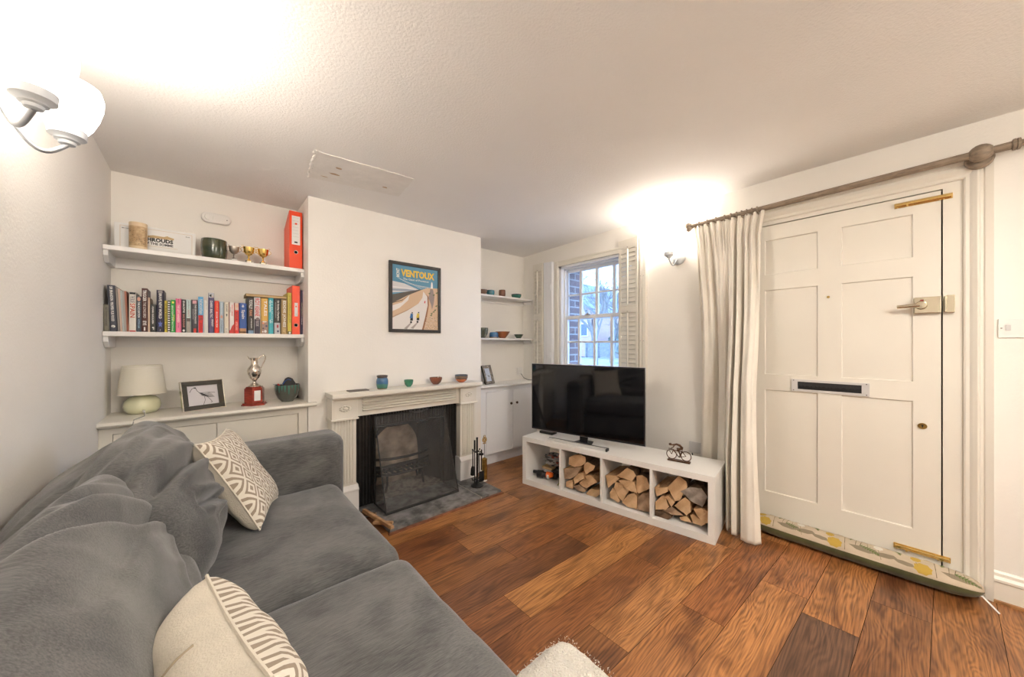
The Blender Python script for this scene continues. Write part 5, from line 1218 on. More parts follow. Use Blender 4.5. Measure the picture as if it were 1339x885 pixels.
N3 = ['triangular log pointing down at the upper left of the third opening', 'broad wedge log topmost in the third opening', 'large pale split log at the upper right of the third opening', 'curved dark-sided log wedged in the middle of the third opening',
      'cracked wedge log left of centre in the third opening', 'narrow log at the lower left of the third opening', 'rounded log at the bottom middle of the third opening', 'dark weathered log upright at the bottom right of the third opening', 'dark brown log lying behind the topmost wedge of the third opening']
N4 = ['pale square-cut log at the upper left of the fourth opening', 'tall log leaning with bark on its right, topmost in the fourth opening', 'grey weathered log at the upper right of the fourth opening', 'half-round log at the left middle of the fourth opening',
      'thin orange wedge log left of centre in the fourth opening', 'large pale pointed log in the centre of the fourth opening', 'flat dark log lying low under the centre of the fourth opening', 'bark-covered flat log at the bottom left of the fourth opening',
      'small pale wedge log at the bottom middle of the fourth opening', 'thin crescent log low in the fourth opening, right of centre', 'rounded log at the lower right of the fourth opening']
ends = {(2, 1): 'log_end_dark', (2, 7): 'log_end_dark', (3, 7): 'log_end_dark', (3, 8): 'bark', (4, 2): 'log_end_grey', (4, 7): 'bark', (4, 6): 'log_end_dark'}
random.seed(11)
lim = {2: (DV[0]+.010, DV[1]-.010), 3: (DV[1]+.010, DV[2]-.010), 4: (DV[2]+.010, UL-.042)}
for cell, LL, NN, cn_ in ((2, L2, N2, 'second'), (3, L3, N3, 'third'), (4, L4, N4, 'fourth')):
    src = {2: (.36, .732), 3: (.735, 1.09), 4: (1.108, 1.47)}[cell]; dst = lim[cell]
    for i, poly in enumerate(LL):
        P = [(dst[0]+(s-src[0])/(src[1]-src[0])*(dst[1]-dst[0]), max(.0492, min(.3785, .050+(q-.008)*.895))) for s, q in poly]
        P = [(max(dst[0], min(dst[1], s)), q) for s, q in P]
        cxm = sum(p[0] for p in P)/len(P); czm = sum(p[1] for p in P)/len(P)
        P = [(cxm+(p[0]-cxm)*.985, max(.0492, czm+(p[1]-czm)*.985)) for p in P]
        if sum(P[k][0]*P[(k+1) % len(P)][1]-P[(k+1) % len(P)][0]*P[k][1] for k in range(len(P))) < 0: P = P[::-1]
        d0 = random.uniform(.030, .060)+(.07 if (cell, i) == (3, 8) else 0); d1 = random.uniform(.27, .35)
        # refine outline and build a tapering, slightly irregular billet
        Q = []
        for k in range(len(P)):
            a, b = P[k], P[(k+1) % len(P)]; L_ = math.dist(a, b); nn_ = max(2, int(L_/.02))
            for j in range(nn_):
                f = j/nn_; w = .0018 if 0 < j else 0
                Q.append((a[0]+(b[0]-a[0])*f+random.uniform(-w, w), max(.0492, a[1]+(b[1]-a[1])*f+random.uniform(-w, w))))
        n = len(Q); nr = 6; vs = []; fs = []; mi = []
        tx_, tz_ = random.uniform(-.01, .01), random.uniform(-.01, .006)
        for r_ in range(nr+1):
            f = r_/nr; sc = 1-.10*f
            for k, (s, q) in enumerate(Q):
                w = .003*noise.noise(Vector((s*30, q*30, f*6+i*7)))
                ss = cxm+(s-cxm)*(sc)+w+tx_*f; qq = max(.0492, czm+(q-czm)*sc+w)
                vs.append((max(dst[0], min(dst[1], ss)), d0+(d1-d0)*f+(.004*noise.noise(Vector((s*40, q*40, i))) if r_ == 0 else 0), min(.379, qq)))
        for r_ in range(nr):
            for k in range(n): fs.append((r_*n+k, r_*n+(k+1) % n, (r_+1)*n+(k+1) % n, (r_+1)*n+k))
        mb = MB(U); mb.add(vs, fs, 0)
        o = len(vs)
        mb.add([(cxm, d0-.001, czm)]+vs[:n], [(0, 1+(k+1) % n, 1+k) for k in range(n)], 1)
        mb.f.append(tuple(nr*n+k for k in range(n))); mb.m.append(1)
        org = U @ Vector((cxm, d0, czm))
        e = ends.get((cell, i), 'log_end'); sd_ = 'bark' if (cell, i) in ((2, 2), (3, 1), (3, 2), (4, 1), (4, 2), (4, 7), (4, 6), (2, 0), (2, 7), (3, 8)) else 'log_side'
        tag(mb.build('firewood_log', [sd_, e], origin=tuple(org), weld=True), NN[i], 'firewood', 'split logs in the media unit')
# first opening: bags and fire-lighting bits
def crumple(name, label, cat, c, rad, mt, seed, amp=.3, sub=3, flat_=1.0, mats2=None):
    import bmesh
    bm = bmesh.new(); bmesh.ops.create_icosphere(bm, subdivisions=sub, radius=1)
    vs = []; 
    for v in bm.verts:
        p = v.co.copy(); d = 1+amp*noise.noise(p*2.3+Vector((seed, 0, 0)))+amp*.6*abs(noise.noise(p*5+Vector((0, seed, 0))))
        q = Vector((p.x*rad[0]*d, p.y*rad[1]*d, max(-rad[2]*flat_, p.z*rad[2]*d))); vs.append(tuple(Vector(c)+q))
    fs = [tuple(v.index for v in f.verts) for f in bm.faces]; bm.free()
    mb = MB(U); mb.add(vs, fs)
    mi = [0]*len(fs)
    if mats2:
        for k, f in enumerate(fs):
            cc = sum((Vector(vs[j]) for j in f), Vector())/3
            mi[k] = int(abs(noise.noise(cc*22+Vector((seed, seed, 0))))*9) % (len(mats2)+1)
        mb.m = mi
    o = mb.build(name, [mt]+(mats2 or []), origin=tuple(U @ Vector(c)))
    return tag(o, label, cat)
z = .0486
crumple('plastic_bag', 'crumpled clear grey plastic bag in the first opening of the media unit', 'bag', (.225, .20, .205), (.110, .10, .048), 'clear_plastic', 3, .45, 3, 1, ['dark_fabric', 'clear_plastic', mm('bag_print', (.30, .06, .04), .5)])
crumple('kindling_bag', 'dark bag with red and brown print slumped at the back of the first opening', 'bag', (.315, .22, .235), (.058, .08, .085), mm('bag_brown', (.14, .05, .03), .5), 7, .4, 3, 1, ['dark_fabric', mm('bag_orange', (.55, .17, .05), .5), 'bag_print'])
crumple('black_sack', 'black crumpled sack under the clear bag in the first opening', 'bag', (.27, .26, .105), (.105, .09, .055), 'black_plastic', 12, .35, 3, 1)
mb = MB(U).box(.120, .13, .128, .225, .21, .148); tag(mb.build('matchbox', mm('matchbox', (.46, .33, .18), .6), origin=tuple(U @ Vector((.17, .17, .128))), bevel=.002), 'tan cardboard box lying on top of the black and orange torch', 'box')
to = thing('torch', 'black and orange torch lying at the front of the first media unit opening', 'torch', tuple(U @ Vector((.15, .12, z))))
k = MB(); pU = lambda s, d, q: tuple(U @ Vector((s, d, q)))
k.tube([pU(.095, .10, .082), pU(.145, .11, .084), pU(.15, .11, .084), pU(.27, .135, .084)], [.031, .033, .026, .024], 14).tube([pU(.058, .085, .098), pU(.098, .10, .095)], [.013, .016], 10); k.build('torch_body', 'black_plastic', parent=to, smooth=True)
mm('hot_orange', (.85, .16, .02), .45)
k = MB(); k.tube([pU(.185, .112, .0905), pU(.225, .120, .0915)], [.0262, .0258], 14); k.build('orange_band', 'hot_orange', parent=to, smooth=True)
k = MB(); k.tube([pU(.195, .110, .0825), pU(.215, .114, .0825)], .0268, 14); k.build('white_mark', 'white_paper', parent=to, smooth=True)
tag(MB(U).box(.235, .065, .094, .262, .10, .128).build('lighter', 'hot_orange', origin=pU(.24, .08, .094), bevel=.004), 'orange and yellow lighter standing behind the torch', 'lighter')
tag(MB(U).tube([(.335, .05, .0515), (.345, .06, .075), (.342, .065, .10)], .004, 6).build('green_tie', mm('green_tie', (.25, .33, .08), .6), origin=pU(.34, .05, .05)), 'short green strip hanging by the first divider', 'tie')
# cable behind the last opening
tag(MB().tube([pU(1.29, .392, .435), pU(1.30, .41, .36), pU(1.33, .42, .26), pU(1.33, .42, .05)], .004, 8).build('power_cable', 'black_plastic', origin=pU(1.3, .4, .3)), 'black cable hanging down behind the fourth opening', 'cable')

# ------------------------------------------------------------ television
zt_ = UH+.0005
ta, tb = Vector((2.235, 2.235, 0)), Vector((2.455, 1.270, 0)); td = (tb-ta).normalized(); tL = (tb-ta).length
tn = Vector((-td.y, td.x, 0)); 
if tn.x < 0: tn = -tn
TM = Matrix(((td.x, tn.x, 0, ta.x), (td.y, tn.y, 0, ta.y), (0, 0, 1, 0), (0, 0, 0, 1)))
tv = thing('television', 'flat black television standing on the white media unit in front of the window', 'television', (ta.x, ta.y, zt_), math.atan2(td.y, td.x))
z0t, z1t = .481, 1.064
MB(TM).box(0, .003, z0t, tL, .030, z1t).box(tL*.18, .030, z0t+.03, tL*.82, .060, z0t+.38).build('back_shell', 'black_plastic', parent=tv, bevel=.004)
MB(TM).box(-.003, 0, z0t-.003, tL+.003, .014, z1t+.003).build('metal_rim', 'aluminium', parent=tv, bevel=.001)
MB(TM).box(0, -.0012, z0t, tL, .004, z1t).build('bezel', 'tv_bezel', parent=tv)
MB(TM).box(.010, -.0020, z0t+.014, tL-.010, -.0008, z1t-.010).build('screen', 'tv_screen', parent=tv)
MB(TM).box(tL/2-.016, -.0026, z0t+.004, tL/2+.016, -.0012, z0t+.009).build('badge', 'chrome', parent=tv)
mb = MB(TM).prism([(tL/2-.09, -.060), (tL/2+.09, -.060), (tL/2+.055, .09), (tL/2-.055, .09)], zt_, zt_+.008, 'z').box(tL/2-.035, .012, zt_+.008, tL/2+.035, .026, z0t+.06)
mb.build('stand', 'black_plastic', parent=tv, bevel=.002)
sb = thing('soundbar', 'slim pale grey sound bar with a black end lying in front of the television', 'soundbar', pU(.40, .04, zt_))
SB = U @ Matrix.Translation((.245, .030, 0)) @ Matrix.Rotation(.03, 4, 'Z')
MB(SB).box(0, 0, zt_, .520, .042, zt_+.018).build('body', 'grey_plastic', parent=sb, bevel=.003)
MB(SB).box(.5205, -.001, zt_, .532, .043, zt_+.021).box(-.002, .030, zt_+.0185, .521, .0425, zt_+.021).build('end_cap', 'black_plastic', parent=sb, bevel=.002)
tag(MB(U).box(.05, .19, zt_, .19, .27, zt_+.022).build('set_top_box', 'black_plastic', origin=pU(.1, .2, zt_), bevel=.003), 'small black box under the left corner of the television', 'set-top box')

# ------------------------------------------------------------ cyclist figure
bz = zt_; BM = U @ Matrix.Translation((1.185, .165, 0)) @ Matrix.Rotation(.05, 4, 'Z')
bk = thing('cyclist_sculpture', 'brown metal sculpture of a racing cyclist on the right of the media unit', 'sculpture', tuple(BM @ Vector((.07, 0, bz))))
MB(BM).box(-.002, -.018, bz, .142, .018, bz+.010).build('base', 'bronze', parent=bk, bevel=.001)
def BT(pts, r, nm=None, mb=None):
    (mb).tube([tuple(BM @ Vector((a, y, bz+q))) for a, y, q in pts], r, 8)
wr_ = .032
for cx in (.022, .115):
    m = MB(); m.tube([tuple(BM @ Vector((cx+wr_*cos(g), 0, bz+.012+wr_+wr_*sin(g)))) for g in [2*pi*i/28 for i in range(28)]], .0028, 8, closed=True); m.build('wheel', 'bronze', parent=bk, smooth=True)
m = MB(); hz = .012+wr_
BT([(.022, 0, hz), (.036, 0, .080), (.010, 0, .082), (.002, 0, .080)], .0028, mb=m); BT([(.034, 0, .076), (.070, 0, .030)], .003, mb=m); BT([(.070, 0, .030), (.092, 0, .079)], .003, mb=m); BT([(.036, 0, .074), (.090, 0, .074)], .003, mb=m); BT([(.070, 0, .030), (.115, 0, hz), (.090, 0, .074)], .0025, mb=m)
BT([(.022, 0, hz), (.008, 0, .066)], .002, mb=m); BT([(.115, 0, hz), (.096, 0, .064)], .002, mb=m)
m.build('bicycle_frame', 'bronze', parent=bk, smooth=True)
m = MB(); c_ = BM @ Vector((.014, 0, bz+.112)); m.ball(tuple(c_), .0105, 14, 0, (1, 1, .85))
BT([(.022, 0, .109), (.038, 0, .112), (.055, 0, .118), (.075, 0, .113), (.090, 0, .098), (.088, 0, .086)], [.005, .006, .0065, .008, .009, .007], mb=m)
BT([(.040, 0, .110), (.034, 0, .095), (.020, 0, .086)], [.005, .0035, .003], mb=m); BT([(.088, 0, .092), (.066, 0, .080), (.074, 0, .058), (.082, 0, .036), (.074, 0, .030)], [.007, .006, .005, .0035, .003], mb=m); BT([(.086, 0, .090), (.058, 0, .090), (.060, 0, .070)], [.006, .005, .004], mb=m)
m.build('rider', 'bronze', parent=bk, smooth=True)
# ------------------------------------------------------------ sofa
SZ = .50
sf = thing('sofa', 'large grey velvet sofa with loose slouching back cushions along the left wall', 'sofa', (.08, 1.0, 0))
YA, YB_ = -.62, 2.085
base = MB(); base.rbox((.07, (YA+2.32)/2, .185), (.45, (2.32-YA)/2, .135), .03, 6); base.build('base', 'grey_velvet', parent=sf, smooth=True, weld=True)
for x in (-.30, .46):
    for y in (-.55, 2.24): MB().cyl((x, y, 0), (x, y, .055), .022, 14, 0, .026).build('foot', 'matt_black', parent=sf)
def fz_(p, s=1.0, a=.006): return a*noise.fractal(Vector((p.x*3*s, p.y*3*s, p.z*5*s)), .8, 2.2, 4)
def arm(y0, y1):
    m = MB(); m.rbox((.11, (y0+y1)/2, .39), (.50, (y1-y0)/2, .345), .065, 12, 0, lambda p: fz_(p, 1, .004)); return m.build('arm', 'grey_velvet', parent=sf, smooth=True, weld=True)
arm(2.095, 2.325)
m = MB(); m.rbox((-.335, .86, .52), (.055, 1.47, .235), .045, 10, 0, lambda p: fz_(p, 1, .006)); m.build('back_frame', 'grey_velvet', parent=sf, smooth=True, weld=True)
for (y0, y1) in ((1.222, 2.093), (.345, 1.216), (-.55, .339)):
    m = MB(); m.rbox((.135, (y0+y1)/2, .403), (.425, (y1-y0)/2-.002, .088), .062, 20, .022, lambda p: fz_(p, 1.2, .007)); m.build('seat_cushion', 'grey_velvet', parent=sf, smooth=True, weld=True)

# back cushions: closed loft along y with wrinkles
def crease(u, v, segs):
    d = 0
    for (u0, v0, u1, v1, w, dep) in segs:
        ax, ay = u1-u0, v1-v0; t_ = max(0, min(1, ((u-u0)*ax+(v-v0)*ay)/(ax*ax+ay*ay))); q = math.hypot(u-u0-ax*t_, v-v0-ay*t_)
        fade = min(1, 4*t_+.25, 4*(1-t_)+.25)
        d += dep*math.exp(-(q/w)**2)*fade-dep*.45*math.exp(-((q-2.0*w)/(w*1.0))**2)*fade
    return d
def catmull(P, t):
    n = len(P); x = t*n; i = int(math.floor(x)) % n; f = x-math.floor(x)
    p0, p1, p2, p3 = P[(i-1) % n], P[i], P[(i+1) % n], P[(i+2) % n]
    return [.5*((2*p1[k])+(-p0[k]+p2[k])*f+(2*p0[k]-5*p1[k]+4*p2[k]-p3[k])*f*f+(-p0[k]+3*p1[k]-3*p2[k]+p3[k])*f**3) for k in range(2)]
def back_cushion(y0, y1, profs, segs, seed, nu=190, nv=280, pw=4.5):
    """profs: list of (s, closed profile [(x,z)...]) ; s in 0..1 along y"""
    def prof(s, v):
        for i in range(len(profs)-1):
            if profs[i][0] <= s <= profs[i+1][0]:
                f = (s-profs[i][0])/(profs[i+1][0]-profs[i][0]); f = f*f*(3-2*f)
                a, b = catmull(profs[i][1], v), catmull(profs[i+1][1], v); return [a[k]+(b[k]-a[k])*f for k in range(2)]
        return catmull(profs[-1][1], v)
    def fn(u, v):
        v = v % 1.0
        a = -pi/2+pi*u; s = .5+.5*sin(a); s01 = .5+.5*(abs(sin(a))**.9)*(1 if a > 0 else -1)
        c = (max(1e-6, 1-abs(2*s01-1)**pw))**(1/pw)
        x, z = prof(s01, v)
        cx, cz = -.15, .66
        # rounding of the two ends
        X, Z = cx+(x-cx)*c, max(.492, cz+(z-cz)*(c if z > .5 else c**.3))
        y = y0+(y1-y0)*s01
        p = Vector((X, y, Z)); nrm = Vector((x-cx, 0, z-cz)).normalized()
        d = -crease(s01, v, segs)
        d += .005*noise.noise(Vector((y*3.5+v*5+seed, v*9-y*3, seed)))+.012*noise.noise(Vector((y*2.5, v*4, seed)))
        r_ = noise.noise(Vector((y*3+seed*2, v*9+y*4, 1))); d += .004*math.exp(-(r_*6)**2)
        p += nrm*d*min(1, (1-abs(2*s01-1))*4.5)
        p.x = max(-.383, p.x); p.z = max(.492, p.z)
        if p.z < .50: pass
        return tuple(p)
    m = MB(); m.grid(fn, nu, nv, 0, False, True)
    o = m.build('back_cushion', 'grey_velvet', parent=sf, smooth=True, weld=True, angle=180)
    return o
# profile points go: bottom back, bottom front, front low, front mid, front top, crest, top back, wall side
pA0 = [(-.27, .49), (-.04, .49), (.03, .56), (.02, .68), (-.05, .80), (-.17, .860), (-.30, .79), (-.38, .745)]
pA1 = [(-.27, .49), (-.03, .49), (.050, .57), (.045, .70), (-.02, .85), (-.15, .945), (-.28, .86), (-.38, .75)]
pA2 = [(-.27, .49), (-.03, .49), (.03, .57), (.03, .70), (-.03, .85), (-.15, .955), (-.27, .87), (-.375, .75)]
segA = [(.05, .56, .62, .47, .016, .040), (.05, .64, .60, .58, .018, .018), (.25, .33, .85, .37, .014, .026), (.15, .44, .45, .36, .014, .030), (.45, .44, .9, .52, .016, .018), (.2, .66, .8, .62, .02, .010), (.55, .28, .85, .22, .02, .010), (.1, .75, .9, .70, .02, .008)]
back_cushion(1.33, 2.085, [(0, pA0), (.45, pA1), (.8, pA2), (1, pA2)], segA, 1.3)
pB0 = [(-.27, .49), (-.03, .49), (.03, .56), (-.03, .68), (-.10, .80), (-.20, .90), (-.30, .84), (-.38, .75)]
pB1 = [(-.27, .49), (-.04, .49), (.010, .56), (-.045, .68), (-.105, .80), (-.20, .915), (-.30, .84), (-.38, .745)]
pB2 = [(-.27, .49), (-.05, .49), (.02, .55), (-.04, .66), (-.10, .80), (-.20, .965), (-.30, .88), (-.38, .75)]
segB = [(.46, .66, .92, .44, .014, .026), (.66, .64, .88, .52, .014, .020), (.70, .30, .95, .42, .016, .012), (.80, .25, .98, .36, .014, .010), (.35, .55, .75, .50, .02, .010)]
back_cushion(.40, 1.52, [(0, pB0), (.5, pB1), (.80, pB1), (1, pB2)], segB, 4.1, pw=3.4)
back_cushion(-.52, .385, [(0, pB0), (.5, pB1), (1, pB2)], segB, 7.7, 60, 60)
# piping seam along the far cushion's crest
# ------------------------------------------------------------ throw cushions
def throw(label, c, e1, e2, w, h, t, seed, seam=True, sag=0.0, rot=0):
    c = Vector(c); e1 = Vector(e1).normalized(); e2 = Vector(e2); e2 = (e2-e1*e2.dot(e1)).normalized(); nn = e1.cross(e2)
    root = thing('throw_cushion', label, 'cushion', tuple(c), 0, 'woven cushions on the sofa')
    def P(u, v, side):
        a, b = 2*u-1, 2*v-1
        x = w/2*a*(1-.10*(1-b*b)); y = h/2*b*(1-.10*(1-a*a))
        th = (t*.36 if side > 0 else t*.56)*((1-a**4)*(1-b**4))**.42*(1+.14*noise.noise(Vector((a*1.8+seed, b*1.8, side))))
        th += .006*noise.noise(Vector((a*5+seed, b*5, side*3)))*(1-a*a)*(1-b*b)
        if side < 0 and seam: th -= .006*math.exp(-((a-.10)/.05)**2)*(1-b**4)
        bend = sag*(1-a*a)
        p = c+e1*x+e2*y+nn*(side*th+bend)
        return tuple(p)
    N = 56
    f = MB(); f.grid(lambda u, v: P(u, v, 1), N, N); fo = f.build('woven_front', 'woven_diamonds', parent=root, smooth=True)
    uv = fo.data.uv_layers.new(name='UVMap')
    Vn = N+1
    for p in fo.data.polygons:
        for li, vi in zip(p.loop_indices, p.vertices): uv.data[li].uv = ((vi//Vn)/N*w/.45, (vi % Vn)/N*h/.45)
    if seam: MB().tube([tuple(Vector(P(.52+.04*sin(i/9), .02+.96*i/30, -1))-nn*.0012) for i in range(0, 31)], .0026, 6).build('envelope_edge', mm('canvas_hem', (.44, .36, .25), .95), parent=root, smooth=True)
    b = MB(); b.grid(lambda u, v: P(u, v, -1), N, N); b.build('plain_back', 'plain_canvas', parent=root, smooth=True, label='plain cream canvas back')
    pts = []
    for i in range(40): pts.append(P(i/40, 0, 1))
    for i in range(40): pts.append(P(1, i/40, 1))
    for i in range(40): pts.append(P(1-i/40, 1, 1))
    for i in range(40): pts.append(P(0, 1-i/40, 1))
    MB().tube(pts, .0035, 6, closed=True).build('edge_seam', 'plain_canvas', parent=root, smooth=True)
    return root
throw('cream cushion woven with taupe diamonds leaning against the far back cushion near the sofa arm', (.125, 1.855, .690), (.28, .95, -.06), (-.50, .05, .86), .37, .40, .14, 1.0)
throw('cream cushion seen from its plain canvas back edge, in the foreground on the sofa', (.045, .735, .630), (-.13, .98, -.14), (-.04, .05, 1.0), .45, .31, .19, 5.0)

# ------------------------------------------------------------ sheepskin stool
st_ = thing('sheepskin_stool', 'low cream sheepskin topped footstool at the bottom edge in front of the sofa', 'footstool', (.73, .53, 0))
m = MB()
random.seed(4)
m.rbox((.722, .530, .255), (.160, .215, .055), .0545, 26, .012, lambda p: .006*noise.fractal(p*26, .9, 2.2, 3)); so_ = m.build('sheepskin_top', 'sheepskin', parent=st_, smooth=True, weld=True)
m = MB()
for i in range(2600):   # tufts of fleece
    a = random.uniform(0, 2*pi); ex = 5
    if i % 2: 
        cx_ = .722+.156*math.copysign(abs(cos(a))**(2/ex), cos(a)); cy_ = .53+.213*math.copysign(abs(sin(a))**(2/ex), sin(a)); cz_ = random.uniform(.225, .300); dr = Vector((cos(a), sin(a), random.uniform(-.2, .6)))
        cx_ -= .012*cos(a)*(1 if cz_ > .285 else .2); cy_ -= .012*sin(a)*(1 if cz_ > .285 else .2)
    else:
        cx_ = random.uniform(.60, .87); cy_ = random.uniform(.33, .73); cz_ = .309+.010*(1-((cx_-.735)/.15)**2)*(1-((cy_-.53)/.215)**2); dr = Vector((random.uniform(-1, 1), random.uniform(-1, 1), .7))
    dr.normalize(); L_ = random.uniform(.003, .008); p = Vector((cx_, cy_, cz_)); s_ = dr.orthogonal().normalized()*.0016
    m.add([tuple(p-s_), tuple(p+s_), tuple(p+dr*L_+Vector((random.uniform(-.003, .003), random.uniform(-.003, .003), 0)))], [(0, 1, 2)])
m.build('fleece_tufts', 'sheepskin', parent=st_)['kind'] = 'stuff'
for x in (.62, .85):
    for y in (.36, .70): MB().cyl((x, y, 0), (x, y, .205), .014, 12, 0, .018).build('leg', mm('stool_wood', (.35, .20, .10), .5), parent=st_)

# ------------------------------------------------------------ curtain pole, rings and curtain
PX_, = (2.785,)
def pz(y): return 2.136+(1.03-y)*.015
pole = thing('curtain_pole', 'taupe painted wooden curtain pole running above the front door', 'curtain pole', (PX_, .2, 2.14))
MB().tube([(PX_, 1.065, pz(1.065)), (PX_, -.335, pz(-.335))], .0175, 20).tube([(PX_, -.36, pz(-.36)), (PX_, -.85, pz(-.85))], .0145, 20).build('rod', 'dark_rod', parent=pole, smooth=True)
MB().lathe([(.019, -.012), (.025, -.010), (.026, -.002), (.022, 0), (.026, .002), (.025, .010), (.019, .012)], (PX_, -.348, pz(-.348)), 24, 0, 'y').build('collar', 'dark_rod', parent=pole, smooth=True)
MB().lathe([(.014, 0), (.022, .004), (.032, .014), (.036, .028), (.031, .042), (.017, .052), (0, .055)], (PX_, 1.065, pz(1.065)), 24, 0, 'y').build('finial', 'dark_rod', parent=pole, smooth=True)
m = MB().ball((PX_, -.25, pz(-.25)), .040, 24); m.build('bracket_cup', 'dark_rod', parent=pole, smooth=True)
MB().tube([(PX_+.025, -.25, pz(-.25)-.01), (XR-.044, -.25, pz(-.25)-.012)], .016, 16).lathe([(.040, -.050), (.046, -.044), (.046, -.0312)], (XR, -.25, pz(-.25)-.012), 28, 0, 'x').build('bracket', 'dark_rod', parent=pole, smooth=True)
MB().tube([(PX_, .93, pz(.93)), (XR-.012, .93, pz(.93)-.01)], .012, 12).lathe([(.030, -.014), (.032, -.006), (.030, -.0008)], (XR, .93, pz(.93)-.01), 20, 0, 'x').build('bracket', 'dark_rod', parent=pole, smooth=True)
ringsY = [1.01, .955, .895, .84, .80, .765, .735, .705, .675, .645]
for i, y in enumerate(ringsY):
    z_ = pz(y); g = MB().tube([(PX_+.026*cos(a), y+.004*sin(a*1), z_-.006+.026*sin(a)) for a in [2*pi*k/24 for k in range(24)]], .0042, 8, closed=True)
    g.tube([(PX_, y, z_-.033), (PX_, y, z_-.042)], .002, 6)
    names = ['leftmost curtain ring next to the finial']+['taupe curtain ring on the pole, number %s from the finial' % w for w in ('two', 'three', 'four', 'five', 'six', 'seven', 'eight', 'nine')]+['rightmost taupe curtain ring at the door side of the curtain']
    tag(g.build('curtain_ring', 'dark_rod', origin=(PX_, y, z_), smooth=True), 'taupe '+names[i] if i == 0 else names[i], 'curtain ring', 'curtain rings on the pole')
cu_ = thing('curtain', 'long cream pleated curtain drawn to the left side of the front door', 'curtain', (2.76, .82, .02))
UI = U.inverted()
def cf(u, v):
    # u along the cloth (0 = window side, 1 = door side), v from bottom 0 to top 1
    zt2 = pz(1.0)-.012
    z_ = .018+v*(zt2-.018)
    head = max(0, (v-.90)/.10); 
    top = (1.028-.403*u+.020*max(0, (v-.93)/.07)*(1-2*u), PX_-.012)
    # waist and foot lines
    foot_y = 1.03-.455*u
    waist_y = 1.00-.385*u
    if v > .45: f = (v-.45)/.55; f = f*f*(3-2*f); y = waist_y+(top[0]-waist_y)*f**2
    else: f = 1-v/.45; y = waist_y+(foot_y-waist_y)*f
    s = 1/(1+math.exp(-(u-.52)*22))
    fx = 2.83-.0*u+( -.245*s)-.02*u
    k = min(1, (1-v)/.85); k = k*k*(3-2*k)
    x = top[1]+(fx-top[1])*k
    uu = u+.025*sin(v*5+u*3)*(1-v)
    K = [(0, .0), (.08, -.022), (.20, -.012), (.27, .022), (.33, -.025), (.43, -.030), (.49, .030), (.545, -.035), (.60, -.030), (.635, .035), (.68, -.030), (.725, -.018), (.755, .032), (.80, -.030), (.88, -.040), (.95, -.034), (1.0, -.004)]
    uu = max(0, min(1, uu)); d_ = 0
    for q in range(len(K)-1):
        if K[q][0] <= uu <= K[q+1][0]: f = (uu-K[q][0])/(K[q+1][0]-K[q][0]); f = f*f*(3-2*f); d_ = K[q][1]+(K[q+1][1]-K[q][1])*f
    lowf = min(1, ((1-v)/.55))**.7
    x += d_*1.45*lowf+.013*sin(2*pi*(u*10+.15*sin(v*6)))*(1-lowf)+.010*sin(2*pi*(u*7.5+.3*sin(u*7)+.1*sin(v*9)))*(1-abs(2*lowf-1))
    # pinch pleats in the heading
    hp = max(0, 1-abs(v-.945)/.06)**.6 if abs(v-.945) < .06 else 0; x += .010*hp*sin(2*pi*u*22+1)*(.5+.5*sin(u*11)**2); x += .004*sin(2*pi*(u*13+.2*sin(v*7)))*(v**2)*.8
    x += .006*noise.noise(Vector((u*5, v*6, 2)))+.004*noise.noise(Vector((u*14, v*20, 5)))*(v > .6)
    if s < .5 or True: x = min(x, XR-.014)
    # clear the media unit's corner
    q = UI @ Vector((x, y, 0)); c_ = .014
    if z_ < UH+.03 and q.x < UL+c_ and q.y < UD+c_:
        if UL+c_-q.x < UD+c_-q.y: q.x = UL+c_
        else: q.y = UD+c_
        q = U @ Vector((q.x, q.y, 0)); x, y = min(q.x, XR-.012), q.y
    return (x, y, z_-.010*abs(sin(u*14))*(1-v)*.5)
m = MB(); m.grid(cf, 260, 90); cl_ = m.build('cloth', 'curtain_cloth', parent=cu_, smooth=True, angle=180)
sm_ = cl_.modifiers.new('thick', 'SOLIDIFY'); sm_.thickness = .003; sm_.offset = 0
# ------------------------------------------------------------ draught excluder
de = thing('draught_excluder', 'long floral and olive green draught excluder lying along the foot of the front door', 'draught excluder', (2.80, .2, 0))
Y0, Y1 = .70, -.262
def ex(u, v, top):
    y = Y0+(Y1-Y0)*u; e = max(0.02, 1-abs(2*u-1)**9)**.5
    th = (v*2.90+.02) if top else (2.90+v*(2*pi-2.86))
    # cross-section: lens; front (-x) .. back (+x)
    a = th
    w = .070*e+.010; h = .055*e
    cx = 2.796-.008*sin(u*3)+ .01*(u); cz = .0555
    x = cx+w*cos(a); z_ = cz+h*sin(a)*1.0
    z_ = max(.0012, z_); x = min(x, XR-.0035)
    n_ = .004*noise.noise(Vector((y*9, a*2, 3)))
    return (min(XR-.0035, x+n_*cos(a)), y, max(.0012, z_+n_*.8))
fm = MB(); fm.grid(lambda u, v: ex(u, v, True), 120, 20)
